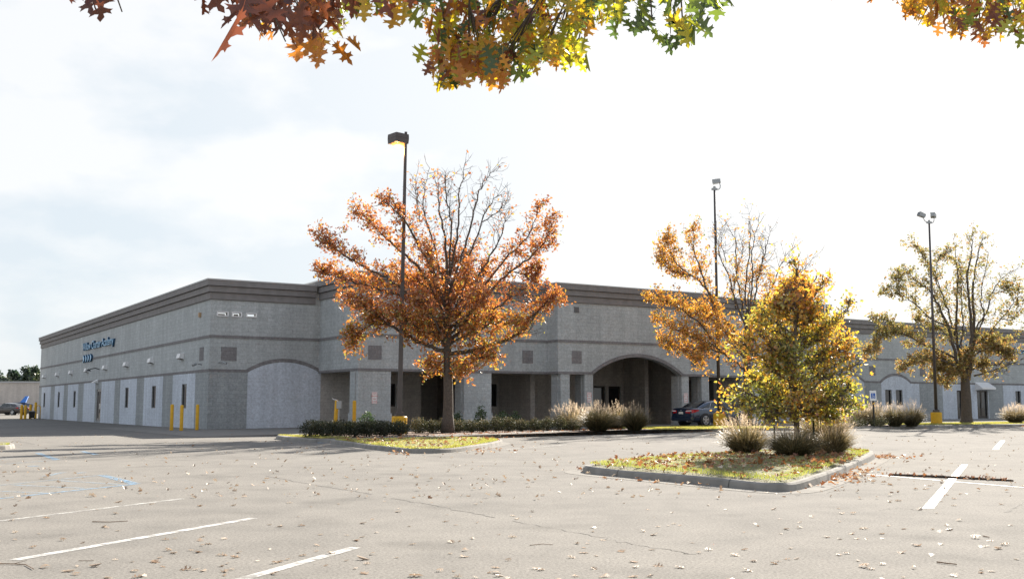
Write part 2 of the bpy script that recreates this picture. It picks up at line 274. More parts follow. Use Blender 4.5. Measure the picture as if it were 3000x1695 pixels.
class MB:
    def __init__(s): s.v = []; s.f = []; s.m = []
    def add(s, vs, fs, mi=0):
        o = len(s.v); s.v += [tuple(map(float, p)) for p in vs]; s.f += [tuple(i + o for i in f) for f in fs]; s.m += [mi] * len(fs)
    def box(s, x0, x1, y0, y1, z0, z1, mi=0):
        vs = [(x0, y0, z0), (x1, y0, z0), (x1, y1, z0), (x0, y1, z0), (x0, y0, z1), (x1, y0, z1), (x1, y1, z1), (x0, y1, z1)]
        s.add(vs, [(0, 3, 2, 1), (4, 5, 6, 7), (0, 1, 5, 4), (1, 2, 6, 5), (2, 3, 7, 6), (3, 0, 4, 7)], mi)
    def hexa(s, q0, q1, mi=0):
        s.add(list(q0) + list(q1), [(0, 3, 2, 1), (4, 5, 6, 7), (0, 1, 5, 4), (1, 2, 6, 5), (2, 3, 7, 6), (3, 0, 4, 7)], mi)
    def prism(s, poly, z0, z1, mi=0):
        n = len(poly); s.add([(x, y, z0) for x, y in poly] + [(x, y, z1) for x, y in poly],
            [tuple(range(n - 1, -1, -1)), tuple(range(n, 2 * n))] + [(i, (i + 1) % n, n + (i + 1) % n, n + i) for i in range(n)], mi)
    def prism_y(s, poly, y0, y1, mi=0):      # polygon in x,z extruded along y
        n = len(poly); s.add([(x, y0, z) for x, z in poly] + [(x, y1, z) for x, z in poly],
            [tuple(range(n)), tuple(range(2 * n - 1, n - 1, -1))] + [(n + i, n + (i + 1) % n, (i + 1) % n, i) for i in range(n)], mi)
    def tube(s, pts, rad, n=6, cap=True, mi=0):
        pts = [np.array(p, float) for p in pts]; K = len(pts)
        if not hasattr(rad, '__len__'): rad = [rad] * K
        vs = []; a = None
        for i in range(K):
            d = pts[min(i + 1, K - 1)] - pts[max(i - 1, 0)]; d = d / (np.linalg.norm(d) + 1e-9)
            if a is None:
                r = np.array([0, 0, 1.0]) if abs(d[2]) < 0.9 else np.array([1.0, 0, 0]); a = np.cross(d, r)
            a = a - d * np.dot(a, d); a /= np.linalg.norm(a) + 1e-9; b = np.cross(d, a)
            for k in range(n):
                t = 2 * math.pi * k / n; vs.append(pts[i] + (a * math.cos(t) + b * math.sin(t)) * rad[i])
        fs = [(i * n + k, i * n + (k + 1) % n, (i + 1) * n + (k + 1) % n, (i + 1) * n + k) for i in range(K - 1) for k in range(n)]
        if cap: fs += [tuple(range(n - 1, -1, -1)), tuple(range((K - 1) * n, K * n))]
        s.add(vs, fs, mi)
    def lathe(s, prof, n=20, c=(0, 0, 0), mi=0):   # profile of (r,z) about a vertical axis
        vs = [(c[0] + r * math.cos(2 * math.pi * k / n), c[1] + r * math.sin(2 * math.pi * k / n), c[2] + z) for r, z in prof for k in range(n)]
        P = len(prof); fs = [(i * n + k, i * n + (k + 1) % n, (i + 1) * n + (k + 1) % n, (i + 1) * n + k) for i in range(P - 1) for k in range(n)]
        fs += [tuple(range(n - 1, -1, -1)), tuple(range((P - 1) * n, P * n))]
        s.add(vs, fs, mi)
    def wall(s, axis, c0, c1, u0, u1, z0, z1, holes=(), mi=0):
        """wall slab with rectangular openings; axis 'x' runs along x between y=c0..c1, axis 'y' along y between x=c0..c1"""
        us = sorted({u0, u1, *[min(max(h[k], u0), u1) for h in holes for k in (0, 1)]}); zs = sorted({z0, z1, *[min(max(h[k], z0), z1) for h in holes for k in (2, 3)]})
        nu, nz_ = len(us) - 1, len(zs) - 1
        solid = [[not any(h[0] <= (us[i] + us[i + 1]) / 2 <= h[1] and h[2] <= (zs[j] + zs[j + 1]) / 2 <= h[3] for h in holes) for j in range(nz_)] for i in range(nu)]
        P = (lambda u, c, z: (u, c, z)) if axis == 'x' else (lambda u, c, z: (c, u, z))
        fl = axis == 'y'
        def q(a, b, c, d):
            s.add([a, b, c, d] if not fl else [d, c, b, a], [(0, 1, 2, 3)], mi)
        for i in range(nu):
            for j in range(nz_):
                if not solid[i][j]: continue
                a, b, y, z = us[i], us[i + 1], zs[j], zs[j + 1]
                q(P(a, c0, y), P(b, c0, y), P(b, c0, z), P(a, c0, z)); q(P(a, c1, z), P(b, c1, z), P(b, c1, y), P(a, c1, y))
                if i == 0 or not solid[i - 1][j]: q(P(a, c1, y), P(a, c0, y), P(a, c0, z), P(a, c1, z))
                if i == nu - 1 or not solid[i + 1][j]: q(P(b, c0, y), P(b, c1, y), P(b, c1, z), P(b, c0, z))
                if j == 0 or not solid[i][j - 1]: q(P(a, c1, y), P(b, c1, y), P(b, c0, y), P(a, c0, y))
                if j == nz_ - 1 or not solid[i][j + 1]: q(P(a, c0, z), P(b, c0, z), P(b, c1, z), P(a, c1, z))
    def build(s, name, mats, parent=None, smooth=False, bevel=0.0):
        me = bpy.data.meshes.new(name); me.from_pydata(s.v, [], s.f)
        mats = mats if isinstance(mats, (list, tuple)) else [mats]
        for m in mats: me.materials.append(m)
        if len(mats) > 1: me.polygons.foreach_set('material_index', s.m)
        if smooth: me.polygons.foreach_set('use_smooth', [True] * len(me.polygons))
        me.update()
        o = bpy.data.objects.new(name, me); COL.objects.link(o)
        if parent: o.parent = parent
        if bevel > 0:
            bm = o.modifiers.new('bevel', 'BEVEL'); bm.width = bevel; bm.segments = 2; bm.limit_method = 'ANGLE'
        return o

def mesh_np(name, V, faces, tint, m, parent=None, smooth=False):
    """V (n,3); faces: list of index arrays of equal length rows (k,c); tint per vertex"""
    me = bpy.data.meshes.new(name); V = np.asarray(V, np.float32)
    me.vertices.add(len(V)); me.vertices.foreach_set('co', V.ravel())
    loops = np.concatenate([f.ravel() for f in faces]).astype(np.int32)
    tot = np.concatenate([np.full(len(f), f.shape[1]) for f in faces]).astype(np.int32)
    st = np.concatenate([[0], np.cumsum(tot)[:-1]]).astype(np.int32)
    me.loops.add(len(loops)); me.loops.foreach_set('vertex_index', loops)
    me.polygons.add(len(tot)); me.polygons.foreach_set('loop_start', st); me.polygons.foreach_set('loop_total', tot)
    if smooth: me.polygons.foreach_set('use_smooth', np.ones(len(tot), bool))
    if tint is not None:
        a = me.attributes.new('tint', 'FLOAT', 'POINT'); a.data.foreach_set('value', np.asarray(tint, np.float32))
    me.materials.append(m); me.update(); me.validate()
    o = bpy.data.objects.new(name, me); COL.objects.link(o)
    if parent: o.parent = parent
    return o

def rand_rot(n, zbias=None):
    q = rng.normal(size=(n, 4)); q /= np.linalg.norm(q, axis=1)[:, None]
    a, b, c, d = q.T
    return np.stack([np.stack([1 - 2 * (c * c + d * d), 2 * (b * c - a * d), 2 * (b * d + a * c)], -1),
                     np.stack([2 * (b * c + a * d), 1 - 2 * (b * b + d * d), 2 * (c * d - a * b)], -1),
                     np.stack([2 * (b * d - a * c), 2 * (c * d + a * b), 1 - 2 * (b * b + c * c)], -1)], 1)
# small leaf: lobed outline of ten points about a folded midrib
LT = np.array([(0, 0, 0), (0.16, 0.14, .03), (0.42, 0.30, .08), (0.17, 0.42, .02), (0.36, 0.72, .06), (0.12, 0.74, .02), (0, 1.0, -.05),
               (-0.12, 0.74, .02), (-0.36, 0.72, .06), (-0.17, 0.42, .02), (-0.42, 0.30, .08), (-0.16, 0.14, .03)])
LF = [np.array([[0, 1, 2, 3, 4, 5, 6]]), np.array([[0, 6, 7, 8, 9, 10, 11]])]
LT2 = np.array([(0, 0, 0), (0.38, 0.35, .07), (0.2, 0.8, .03), (0, 1, -.04), (-0.2, 0.8, .03), (-0.38, 0.35, .07)])
LF2 = [np.array([[0, 1, 2, 3]]), np.array([[0, 3, 4, 5]])]
def leaves(name, P, size, tint, m, parent=None, T=LT, Fc=LF, rot=None, origin=None):
    P = np.asarray(P, float); n = len(P)
    if origin is not None: P = P - np.asarray(origin)
    Rm = rand_rot(n) if rot is None else rot
    sz = np.broadcast_to(np.asarray(size, float), (n,))
    Tn = np.repeat(np.asarray(T, float)[None], n, 0); xs_ = rng.uniform(.68, 1.1, (n, 1)); Tn[:, :, 0] *= xs_
    Tn[:, :, 2] += rng.normal(size=(n, 1)) * .30 * Tn[:, :, 0] ** 2 + rng.normal(size=(n, 1)) * .30 * (Tn[:, :, 1] - .4) ** 2 + rng.normal(size=(n, 1)) * .30 * Tn[:, :, 0] * Tn[:, :, 1]
    Tn[:, :, 0] += rng.normal(size=(n, 1)) * .16 * Tn[:, :, 1] ** 2
    V = np.einsum('nij,nkj->nki', Rm, Tn) * sz[:, None, None] + P[:, None, :]
    k = len(T); off = (np.arange(n) * k)[:, None, None]
    fs = [(f[None] + off).reshape(-1, f.shape[1]) for f in Fc]
    return mesh_np(name, V.reshape(-1, 3), fs, np.repeat(tint, k), m, parent)

def text_mesh(name, body, size, mat_face, parent, loc, rot, extr=0.0, mat_side=None, align='CENTER', width=None, spacing=1.0):
    cu = bpy.data.curves.new('t', 'FONT'); cu.body = body; cu.size = size; cu.extrude = extr; cu.align_x = align; cu.space_character = spacing
    cu.resolution_u = 3
    o = bpy.data.objects.new('t', cu); COL.objects.link(o); bpy.context.view_layer.update()
    me = bpy.data.meshes.new_from_object(o.evaluated_get(bpy.context.evaluated_depsgraph_get()))
    bpy.data.objects.remove(o); me.name = name; me.materials.clear(); me.materials.append(mat_face)
    if mat_side:
        me.materials.append(mat_side)
        for p in me.polygons: p.material_index = 0 if abs(p.normal.z) > 0.5 else 1
    if width:
        xs = [v.co.x for v in me.vertices]; k = width / (max(xs) - min(xs))
        for v in me.vertices: v.co.x *= k
    ob = bpy.data.objects.new(name, me); COL.objects.link(ob); ob.parent = parent; ob.location = loc; ob.rotation_euler = rot
    return ob
def struct(o): o['kind'] = 'structure'; return o
def offset_poly(p, d):
    p = [np.array(q[:2], float) for q in p]; n = len(p); outp = []
    for i in range(n):
        a, b, c = p[i - 1], p[i], p[(i + 1) % n]
        e1 = (b - a) / (np.linalg.norm(b - a) + 1e-9); e2 = (c - b) / (np.linalg.norm(c - b) + 1e-9)
        n1 = np.array([-e1[1], e1[0]]); n2 = np.array([-e2[1], e2[0]]); nn = n1 + n2; nn /= max(0.3, np.dot(nn, nn) / 2)
        outp.append(b + nn * d)
    return outp
def smooth_poly(p, it=2):
    p = [np.array(q[:2], float) for q in p]
    for _ in range(it):
        q = []
        for i in range(len(p)):
            a, b = p[i], p[(i + 1) % len(p)]; q += [a * 0.75 + b * 0.25, a * 0.25 + b * 0.75]
        p = q
    return p
def ccw(p):
    a = sum(p[i - 1][0] * p[i][1] - p[i][0] * p[i - 1][1] for i in range(len(p)))
    return p if a > 0 else p[::-1]
def inside(pt, poly):
    x, y = pt; r = False; n = len(poly)
    for i in range(n):
        x0, y0 = poly[i - 1][:2]; x1, y1 = poly[i][:2]
        if (y0 > y) != (y1 > y) and x < (x1 - x0) * (y - y0) / (y1 - y0) + x0: r = not r
    return r
def scatter(poly, n):
    P = np.array([q[:2] for q in poly]); lo, hi = P.min(0), P.max(0); o = []
    while len(o) < n:
        q = lo + rng.random(2) * (hi - lo)
        if inside(q, poly): o.append(q)
    return np.array(o)

# ------------------------------------------------------------------ the ground
g = MB(); g.add([(-700, -60, 0), (700, -60, 0), (700, 1200, 0), (-700, 1200, 0)], [(0, 1, 2, 3)])
struct(g.build('parking_lot_ground', M['asphalt']))
def strip(name, a, b, wid, m, z=0.004):
    a = np.array(a[:2], float); b = np.array(b[:2], float); d = (b - a) / np.linalg.norm(b - a); n = np.array([-d[1], d[0]]) * wid / 2
    s = MB(); s.add([(*(a - n), z), (*(b - n), z), (*(b + n), z), (*(a + n), z)], [(0, 1, 2, 3)])
    return struct(s.build(name, m))
# faded white stall lines (left), wide fresh line and thin line (right)
strip('parking_line', gr(-120, 1540), gr(535, 1460), 0.10, M['line_white2'])
strip('parking_line', gr(40, 1640), gr(743, 1517), 0.11, M['line_white'])
strip('parking_line', gr(560, 1738), gr(1040, 1603), 0.11, M['line_white'])
strip('parking_line', gr(2826, 1360), gr(2718, 1489), 0.13, M['line_fresh'])
strip('parking_line', gr(2540, 1389), gr(3080, 1435), 0.07, M['line_white'], 0.008)
strip('parking_line', gr(2938, 1290), gr(2916, 1316), 0.16, M['line_white'])
for k in range(1, 4):
    o = gr(2826, 1360) + (gr(2938, 1290) - gr(2826, 1360)) * 0.45 * k
strip('parking_line', gr(2120, 1284), gr(1900, 1288), 0.1, M['line_white2'])
strip('parking_line', gr(1830, 1275), gr(1560, 1290), 0.1, M['line_white2'])
strip('parking_line', gr(1660, 1302), gr(1480, 1316), 0.1, M['line_white2'])
# blue markings of the accessible bays
def z2(x, y): return gr(x / 5.152, 1280 + y / 5.152)
for a, b, wd, m in [((570, 240), (860, 340), .16, 'line_blue'), ((0, 330), (180, 322), .11, 'line_blue'), ((0, 410), (860, 345), .10, 'line_pale'),
                    ((420, 440), (570, 432), .2, 'line_blue'), ((1240, 212), (1450, 262), .15, 'line_blue'), ((-100, 735), (1540, 572), .09, 'line_pale'),
                    ((1540, 572), (2050, 706), .17, 'line_blue'), ((-100, 935), (2050, 706), .10, 'line_blue'), ((200, 720), (1420, 778), .11, 'line_pale'),
                    ((900, 655), (1850, 715), .10, 'line_pale'), ((0, 815), (720, 845), .11, 'line_pale'), ((680, 590), (960, 530), .12, 'line_pale'), ((1160, 545), (1270, 530), .12, 'line_pale')]:
    strip('accessible_bay_marking', z2(*a), z2(*b), wd, M[m], 0.004 + 0.0007 * random.random())
strip('accessible_bay_marking', gr(940, 1297), gr(962, 1290), 0.35, M['line_blue'])
# cracks in the paving
def crack(pts, wid):
    P = [np.array(gr(*p)[:2]) for p in pts]; Q = []
    for i in range(len(P) - 1):
        for k in range(14):
            t = k / 14; Q.append(P[i] * (1 - t) + P[i + 1] * t + rng.normal(size=2) * 0.025)
    Q.append(P[-1]); s = MB(); vs = []; fs = []
    for i, q in enumerate(Q):
        d = Q[min(i + 1, len(Q) - 1)] - Q[max(i - 1, 0)]; d /= np.linalg.norm(d) + 1e-9; n = np.array([-d[1], d[0]]) * wid * (0.25 + 0.9 * rng.random()) / 2
        vs += [(*(q - n), 0.003), (*(q + n), 0.003)]
    fs = [(2 * i, 2 * i + 2, 2 * i + 3, 2 * i + 1) for i in range(len(Q) - 1)]
    s.add(vs, fs); struct(s.build('paving_crack', M['crack']))
crack([(780, 1393), (930, 1420), (1090, 1447)], 0.035); crack([(1150, 1459), (1280, 1480), (1450, 1515)], 0.028); crack([(1500, 1524), (1720, 1566), (1900, 1600), (2040, 1622)], 0.018)
crack([(2420, 1446), (2480, 1418)], 0.02); crack([(2950, 1500), (3010, 1465)], 0.02); crack([(45, 1290), (100, 1300)], 0.10)
crack([(2570, 1495), (2630, 1486), (2690, 1493)], 0.015)

# raised bed along the fire lane, the lane, and two grass islands, each with its concrete kerb
def kerb_ring(poly, name_k, name_in, m_in, wk=0.16, h=0.13, apron=0.0, crown=0.03):
    poly = ccw(smooth_poly(poly, 2)); n = len(poly)
    a = poly; b = offset_poly(poly, 0.03); b2 = offset_poly(poly, 0.06); c = offset_poly(poly, wk)
    hs = [h * (0.96 + 0.06 * math.sin(i * 0.7)) for i in range(n)]
    s = MB(); rings = [[(*a[i], -0.02) for i in range(n)], [(*b[i], hs[i] * 0.78) for i in range(n)], [(*b2[i], hs[i]) for i in range(n)], [(*c[i], hs[i] - 0.005) for i in range(n)], [(*c[i], -0.02) for i in range(n)]]
    vs = [p for r_ in rings for p in r_]; fs = [(r_ * n + i, r_ * n + (i + 1) % n, (r_ + 1) * n + (i + 1) % n, (r_ + 1) * n + i) for r_ in range(4) for i in range(n)]
    s.add(vs, fs); struct(s.build(name_k, M['kerb'], smooth=False))
    run = 0.0; nxt = 1.4
    for i in range(n):
        e_ = poly[(i + 1) % n] - poly[i]; ln_ = np.linalg.norm(e_); d_ = e_ / (ln_ + 1e-9)
        while run + ln_ > nxt and ln_ > 1e-6:
            f_ = (nxt - run) / ln_; j = MB(); k2 = (i + 1) % n; pr = []
            for ring_, zo in ((a, None), (b, None), (b2, None), (c, None)):
                q_ = ring_[i] * (1 - f_) + ring_[k2] * f_; pr.append(q_)
            zs_ = [.0, hs[i] * .78, hs[i] * 1.0, hs[i] - .003]; nrm = np.array([d_[1], -d_[0]]) * .003
            vv = []
            for q_, z_ in zip(pr, zs_): vv += [(*(q_ - d_ * .007 + nrm), z_ + .003), (*(q_ + d_ * .007 + nrm), z_ + .003)]
            j.add(vv, [(0, 1, 3, 2), (2, 3, 5, 4), (4, 5, 7, 6)]); struct(j.build('kerb_joint', M['crack'])); nxt += 2.7 + .6 * rng.random()
        run += ln_
    inner = offset_poly(poly, wk - 0.004); s = MB()
    cx = np.mean(inner, 0); vs = [(*p, h - 0.035) for p in inner] + [(*(p * 0.75 + cx * 0.25), h + crown) for p in inner] + [(*cx, h + crown * 1.6)]
    fs = [(i, (i + 1) % n, n + (i + 1) % n, n + i) for i in range(n)] + [(n + i, n + (i + 1) % n, 2 * n) for i in range(n)]
    s.add(vs, fs); struct(s.build(name_in, m_in, smooth=True))
    if apron:
        o = offset_poly(poly, -apron); s = MB()
        s.add([(*p, 0.004) for p in poly] + [(*p, 0.004) for p in o], [(i, n + i, n + (i + 1) % n, (i + 1) % n) for i in range(n)])
        struct(s.build('gutter_apron', M['concrete']))
    return inner
bed_front = [(-9.3, 41.3), (-8.3, 38.6), (-7.3, 37.0), (-6.17, 36.0), (-5.2, 36.4), (-3.74, 37.9), (0, 42.2), (3, 46.3), (6.5, 49.3), (10.7, 52.0), (16.5, 55.0), (24.3, 59.8), (31, 63.9), (60, 82)]
bed_back = [tuple(bw(x, y)[:2]) for x, y in [(80, -11.3), (40, -11.5), (10, -11.6), (2, -12.2)]]
bed = ccw(bed_front + bed_back)
bed_in = kerb_ring(bed, 'kerb', 'planting_bed', M['soil'], wk=.34, crown=0.0)
islA = [tuple(gr(u, v)[:2]) for u, v in [(950, 1296), (1005, 1303), (1060, 1312), (1120, 1320), (1180, 1326), (1240, 1328), (1300, 1327), (1360, 1322), (1410, 1314), (1465, 1303), (1480, 1296)]] + [(-1.6, 38.8), (-4.5, 36.4), (-5.3, 35.9)]
islA_in = kerb_ring(islA, 'kerb', 'lawn', M['lawn'], apron=0.25)
islB = [tuple(gr(u, v)[:2]) for u, v in [(1700, 1380), (1712, 1386), (1800, 1395), (2000, 1414), (2190, 1433), (2270, 1440), (2320, 1440), (2365, 1430), (2420, 1412), (2520, 1366), (2572, 1340)]] + [(9.3, 27.6), (8.6, 28.6), (6.8, 27.4), (4.2, 24.4), (1.6, 20.9)]
islB_in = kerb_ring(islB, 'kerb', 'lawn', M['lawn'], apron=0.33, crown=0.06)
islC = [(-16.5, 35.2), (-13.2, 34.6), (-12.6, 35.0), (-12.9, 35.6), (-16.5, 36.6)]
islC = [tuple(gr(u, v)[:2]) for u, v in [(-120, 1320), (20, 1317), (48, 1312), (40, 1308), (-120, 1304)]]
islC_in = kerb_ring(islC, 'kerb', 'lawn', M['lawn'])
sw = [np.array(q, float) for q in bed_front[4:14]]; s = MB(); vs = []
for i, q in enumerate(sw):
    d_ = sw[min(i + 1, len(sw) - 1)] - sw[max(i - 1, 0)]; d_ /= np.linalg.norm(d_); n_ = np.array([-d_[1], d_[0]]); wd_ = [.5, 1.0, 1.5, 1.45, 1.3, 1.25, 1.25, 1.25, 1.25, 1.25][i]
    vs += [(*(q + n_ * .12), .1365), (*(q + n_ * wd_), .1405)]
s.add(vs, [(2 * i, 2 * i + 2, 2 * i + 3, 2 * i + 1) for i in range(len(sw) - 1)]); struct(s.build('sidewalk', M['concrete']))
# fire lane: concrete sheet that climbs 10 cm towards the building
s = MB(); xs = [-4, 1, 6, 14, 40, 100]; zz = [0.006, 0.03, 0.08, 0.1, 0.12, 0.15]
vs = []; fs = []
for x, z in zip(xs, zz):
    vs += [bw(x, -11.7 if x > 0 else -12.4, z), bw(x, 8, z)]
fs = [(2 * i, 2 * i + 2, 2 * i + 3, 2 * i + 1) for i in range(len(xs) - 1)]
s.add(vs, fs); struct(s.build('fire_lane', M['concrete']))
# concrete ramp through the bed, right of the small oak
s = MB(); s.add([bw(25.4, -18.4, .008), bw(31.5, -18.2, .008), bw(30.5, -15.6, .142), bw(26.2, -15.6, .142)], [(0, 1, 2, 3)])
struct(s.build('kerb_ramp', M['concrete']))
s = MB(); gv = [bw(16.2, -17.0, .137), bw(25.0, -17.1, .137), bw(25.0, -11.9, .139), bw(16.2, -11.9, .139)]
s.add(gv, [(0, 1, 2, 3)]); struct(s.build('lawn', M['lawn']))
gvB = [bw(36.2, -16.4, .137), bw(78, -16.4, .137), bw(78, -11.7, .139), bw(36.2, -11.7, .139)]
s = MB(); s.add(gvB, [(0, 1, 2, 3)]); struct(s.build('lawn', M['lawn']))

# ------------------------------------------------------------------ the school building (its own axes: x along the front, y back)
school = empty('school_building', tuple(B0), BA, 'long grey concrete block school with stepped dark cornice, arched entrance and white wall panels', 'building')
TOP, PT = 7.85, 8.1
def arch_z(x, xc, hw, zs, rise):
    r = (hw * hw + rise * rise) / (2 * rise); return zs + math.sqrt(max(0, r * r - (x - xc) ** 2)) - (r - rise)
XA, XB, XC, XD, XE = 6.07, 17.67, 29.13, 40.73, 92.0
D2, D3 = -5.35, -6.43
# windows on the left wall / front wall
LW = [54.1, 46.0, 38.25, 18.9, 11.5, 4.6]
lholes = [(c - .5, c + .5, 1.1, 2.44) for c in LW] + [(26.3, 29.15, 0.1, 2.46)]
P = [(50.5, 55.9), (43.5, 48.25), (36.7, 41.45), (29.7, 34.36), (22.8, 27.4), (16.1, 21.0), (9.35, 14.1), (2.42, 7.1)]
fholes = [(0.37, 0.88, 5.98, 6.13), (1.17, 1.6, 5.97, 6.14), (1.95, 2.42, 5.99, 6.12),
          (9.7, 10.8, 1.2, 2.5), (16.55, 17.6, 1.2, 2.55), (24.85, 25.8, 0.1, 2.5), (26.05, 27.05, 0.1, 2.5), (30.4, 31.4, 1.2, 2.5), (36.2, 37.2, 1.2, 2.5),
          (12.4, 15.6, 0.1, 3.0), (32.4, 35.2, 0.1, 3.0),
          (53.22, 54.0, 1.28, 2.48), (54.5, 55.3, 1.28, 2.48), (64.9, 66.4, 0.15, 2.5), (70.36, 71.15, 1.3, 2.5), (77.3, 78.1, 1.3, 2.5), (84.3, 85.1, 1.3, 2.5), (62.2, 63.0, 0.15, 2.5)]
s = MB()
s.wall('x', 0, .3, 0, XE, -.1, TOP - .12, fholes)
s.wall('y', 0, .3, .3, 57.6, -.1, TOP - .12, lholes)
s.box(.3, XE, 57.3, 57.6, -.1, TOP - .12); s.box(XE - .3, XE, .3, 57.3, -.1, TOP - .12)
s.build('wall', M['wall'], school)
# portico walls
s = MB()
tz = PT - .12
for (u0, u1) in ((XA, XB), (XC, XD)):
    s.wall('x', D2, D2 + .4, u0 + .001, u1 - .001, 3.02, tz)
for (u0, u1) in ((XB, 20.09), (26.7, XC)):
    s.wall('x', D3, D3 + .4, u0, u1, 3.02, tz)
for xx, y0 in ((XA, D2 + .4), (XD - .4, D2 + .4)): s.wall('y', xx, xx + .4, y0, -.001, 3.02, tz)
for xx in (XB, XC - .4): s.wall('y', xx, xx + .4, D3 + .4, D2 + .4 + .9, 3.02, tz)
# spandrel over the entrance arch
AXC, AHW, AR = 23.395, 3.305, 1.05
K = 28; ax = [20.09 + 6.61 * k / K for k in range(K + 1)]; az = [arch_z(x, AXC, AHW, 3.02, AR) for x in ax]
for k in range(K):
    for yy in (D3, D3 + .4):
        q = [(ax[k], yy, az[k]), (ax[k + 1], yy, az[k + 1]), (ax[k + 1], yy, tz), (ax[k], yy, tz)]
        s.add(q if yy == D3 else q[::-1], [(0, 1, 2, 3)])
    s.add([(ax[k], D3 + .4, az[k]), (ax[k + 1], D3 + .4, az[k + 1]), (ax[k + 1], D3, az[k + 1]), (ax[k], D3, az[k])], [(0, 1, 2, 3)])
s.build('portico_wall', M['wall'], school)
# roofs and soffits
s = MB(); s.box(.3, XE - .3, .3, 57.3, 5.6, 5.8); s.box(XA + .4, XD - .4, D2 + .4, 0, 7.0, 7.1); s.box(XB + .4, XC - .4, D3 + .4, D2 + .4, 7.0, 7.1)
s.build('roof', M['roof'], school)
s = MB()
s.box(XA + .4, XB, D2 + .4, -.001, 3.05, 3.12); s.box(XC, XD - .4, D2 + .4, -.001, 3.05, 3.12)
s.box(XB + .4, XC - .4, D3 + .4, -.001, 4.45, 4.55); s.build('soffit', M['soffit'], school)
for x in (21.6, 25.2):
    l_ = MB(); l_.box(x - .3, x + .3, -3.6, -3.0, 4.40, 4.448); l_.build('ceiling_light', M['white_metal'], school)
# partitions at the back of the arcades, and floors of the deep recesses
s = MB()
for x0, x1, y0 in ((XB, XB + .3, -3.6), (XC - .3, XC, -3.6), (27.3, 27.6, -2.2)):
    s = MB(); s.box(x0, x1, y0, -.021, 0.05, 4.44); s.build('arcade_partition', M['wall_in'], school)
s = MB()
s.box(12.1, 12.4, .3, 4, 0, 3.3); s.box(15.6, 15.9, .3, 4, 0, 3.3); s.box(12.1, 15.9, 4, 4.3, 0, 3.3); s.box(12.1, 15.9, .3, 4.3, 3.3, 3.4)
s.build('arcade_recess', M['wall_in'], school); s = MB(); s.box(32.1, 32.4, .3, 4, 0, 3.3); s.box(35.2, 35.5, .3, 4, 0, 3.3); s.box(32.1, 35.5, 4, 4.3, 0, 3.3); s.box(32.1, 35.5, .3, 4.3, 3.3, 3.4)
s.build('arcade_recess', M['wall_in'], school)
s = MB(); s.box(XA + .02, XB, -.03, -.003, 0.05, 3.04); 
s = MB(); s.wall('x', -.02, -.003, XA + .02, XD - .02, 0.05, 3.04, [h for h in fholes if XA < h[0] < XD]); s.wall('x', -.02, -.003, XB + .4, XC - .4, 3.04, 4.45)
s.build('arcade_back_wall', M['wall_in'], school)
# pillars
def pillar(x0, x1, y0, y1):
    p = MB(); p.box(x0, x1, y0, y1, .0, 3.02); p.box(x0 - .05, x1 + .05, y0 - .05, y1 + .05, 0, .86)
    for gx, gy0, gy1 in ((x0, y0 + .28, y0 + .38),): p.box(gx - .04, gx, gy0, gy1, .9, 3.0)
    p.build('pillar', M['wall'], school)
for x0, x1 in ((6.07, 7.91), (12.27, 13.98), (32.8, 34.5), (38.9, 40.73)): pillar(x0, x1, D2 + .004, D2 + 1.04)
for x0, x1 in ((17.85, 18.46), (19.5, 20.09), (26.7, 27.27), (28.3, 28.9)): pillar(x0, x1, D3 + .004, D3 + .95)
# darker lower block under the band on the left wall and the first bay
s = MB(); s.wall('y', -.02, 0, -.02, 57.6, -.1, 3.0, lholes); s.wall('x', -.02, 0, 0, XA, -.1, 3.0); s.build('lower_wall', M['wall_low'], school)
s = MB(); s.wall('x', -.02, 0, XD, XE, -.1, 3.0, [h for h in fholes if h[0] > XD])
s.build('lower_wall', M['wall_low'], school)
# bands
def band_run(s, z0, z1):
    t = .035
    s.box(-t, 0, -t, 57.6, z0, z1); s.box(0, XA - t, -t, 0, z0, z1); s.box(XA - t, XA, D2 - t, 0, z0, z1); s.box(XA, XB - t, D2 - t, D2, z0, z1)
    s.box(XB - t, XB, D3 - t, D2, z0, z1)
    s.box(XC, XC + t, D3 - t, D2, z0, z1); s.box(XC + t, XD, D2 - t, D2, z0, z1); s.box(XD, XD + t, D2 - t, 0, z0, z1); s.box(XD + t, XE, -t, 0, z0, z1)
s = MB(); band_run(s, 4.79, 4.93); s.box(XB, XC, D3 - .035, D3, 4.79, 4.93); s.build('upper_band', M['band'], school)
s = MB()
t = .035; z0, z1 = 3.0, 3.15
def arched(s, x0, x1, xc, hw, rise, y, t=.035, th=.2, zs=3.0):
    """flat band from x0 to x1 that steps up into an arch round xc"""
    if xc - hw - .02 > x0: s.box(x0, xc - hw - .02, y - t, y, 3.0, 3.15)
    if x1 > xc + hw + .02: s.box(xc + hw + .02, x1, y - t, y, 3.0, 3.15)
    n = 24; inn = [(xc - hw + 2 * hw * k / n, arch_z(xc - hw + 2 * hw * k / n, xc, hw, zs, rise)) for k in range(n + 1)]
    ho = hw + .14; ou = [(xc - ho + 2 * ho * k / n, max(3.0, arch_z(xc - ho + 2 * ho * k / n, xc, ho, zs + .12, rise + .08))) for k in range(n + 1)]
    for k in range(n):
        s.prism_y([inn[k], inn[k + 1], ou[k + 1], ou[k]], y - t - .004, y)
s.box(-t, 0, -t, 57.6, z0, z1)
arched(s, 0, XA - t, 4.12, 2.06, .58, 0)
s.box(XA - t, XA, D2 - t, 0, z0 + .02, z1); s.box(XA, XB - t, D2 - t, D2, z0 + .02, z1); s.box(XB - t, XB, D3 - t, D2, z0 + .02, z1)
arched(s, XB, XC, AXC, AHW, AR, D3, zs=3.02)
s.box(XC, XC + t, D3 - t, D2, z0 + .02, z1); s.box(XC + t, XD, D2 - t, D2, z0 + .02, z1); s.box(XD, XD + t, D2 - t, 0, z0 + .02, z1)
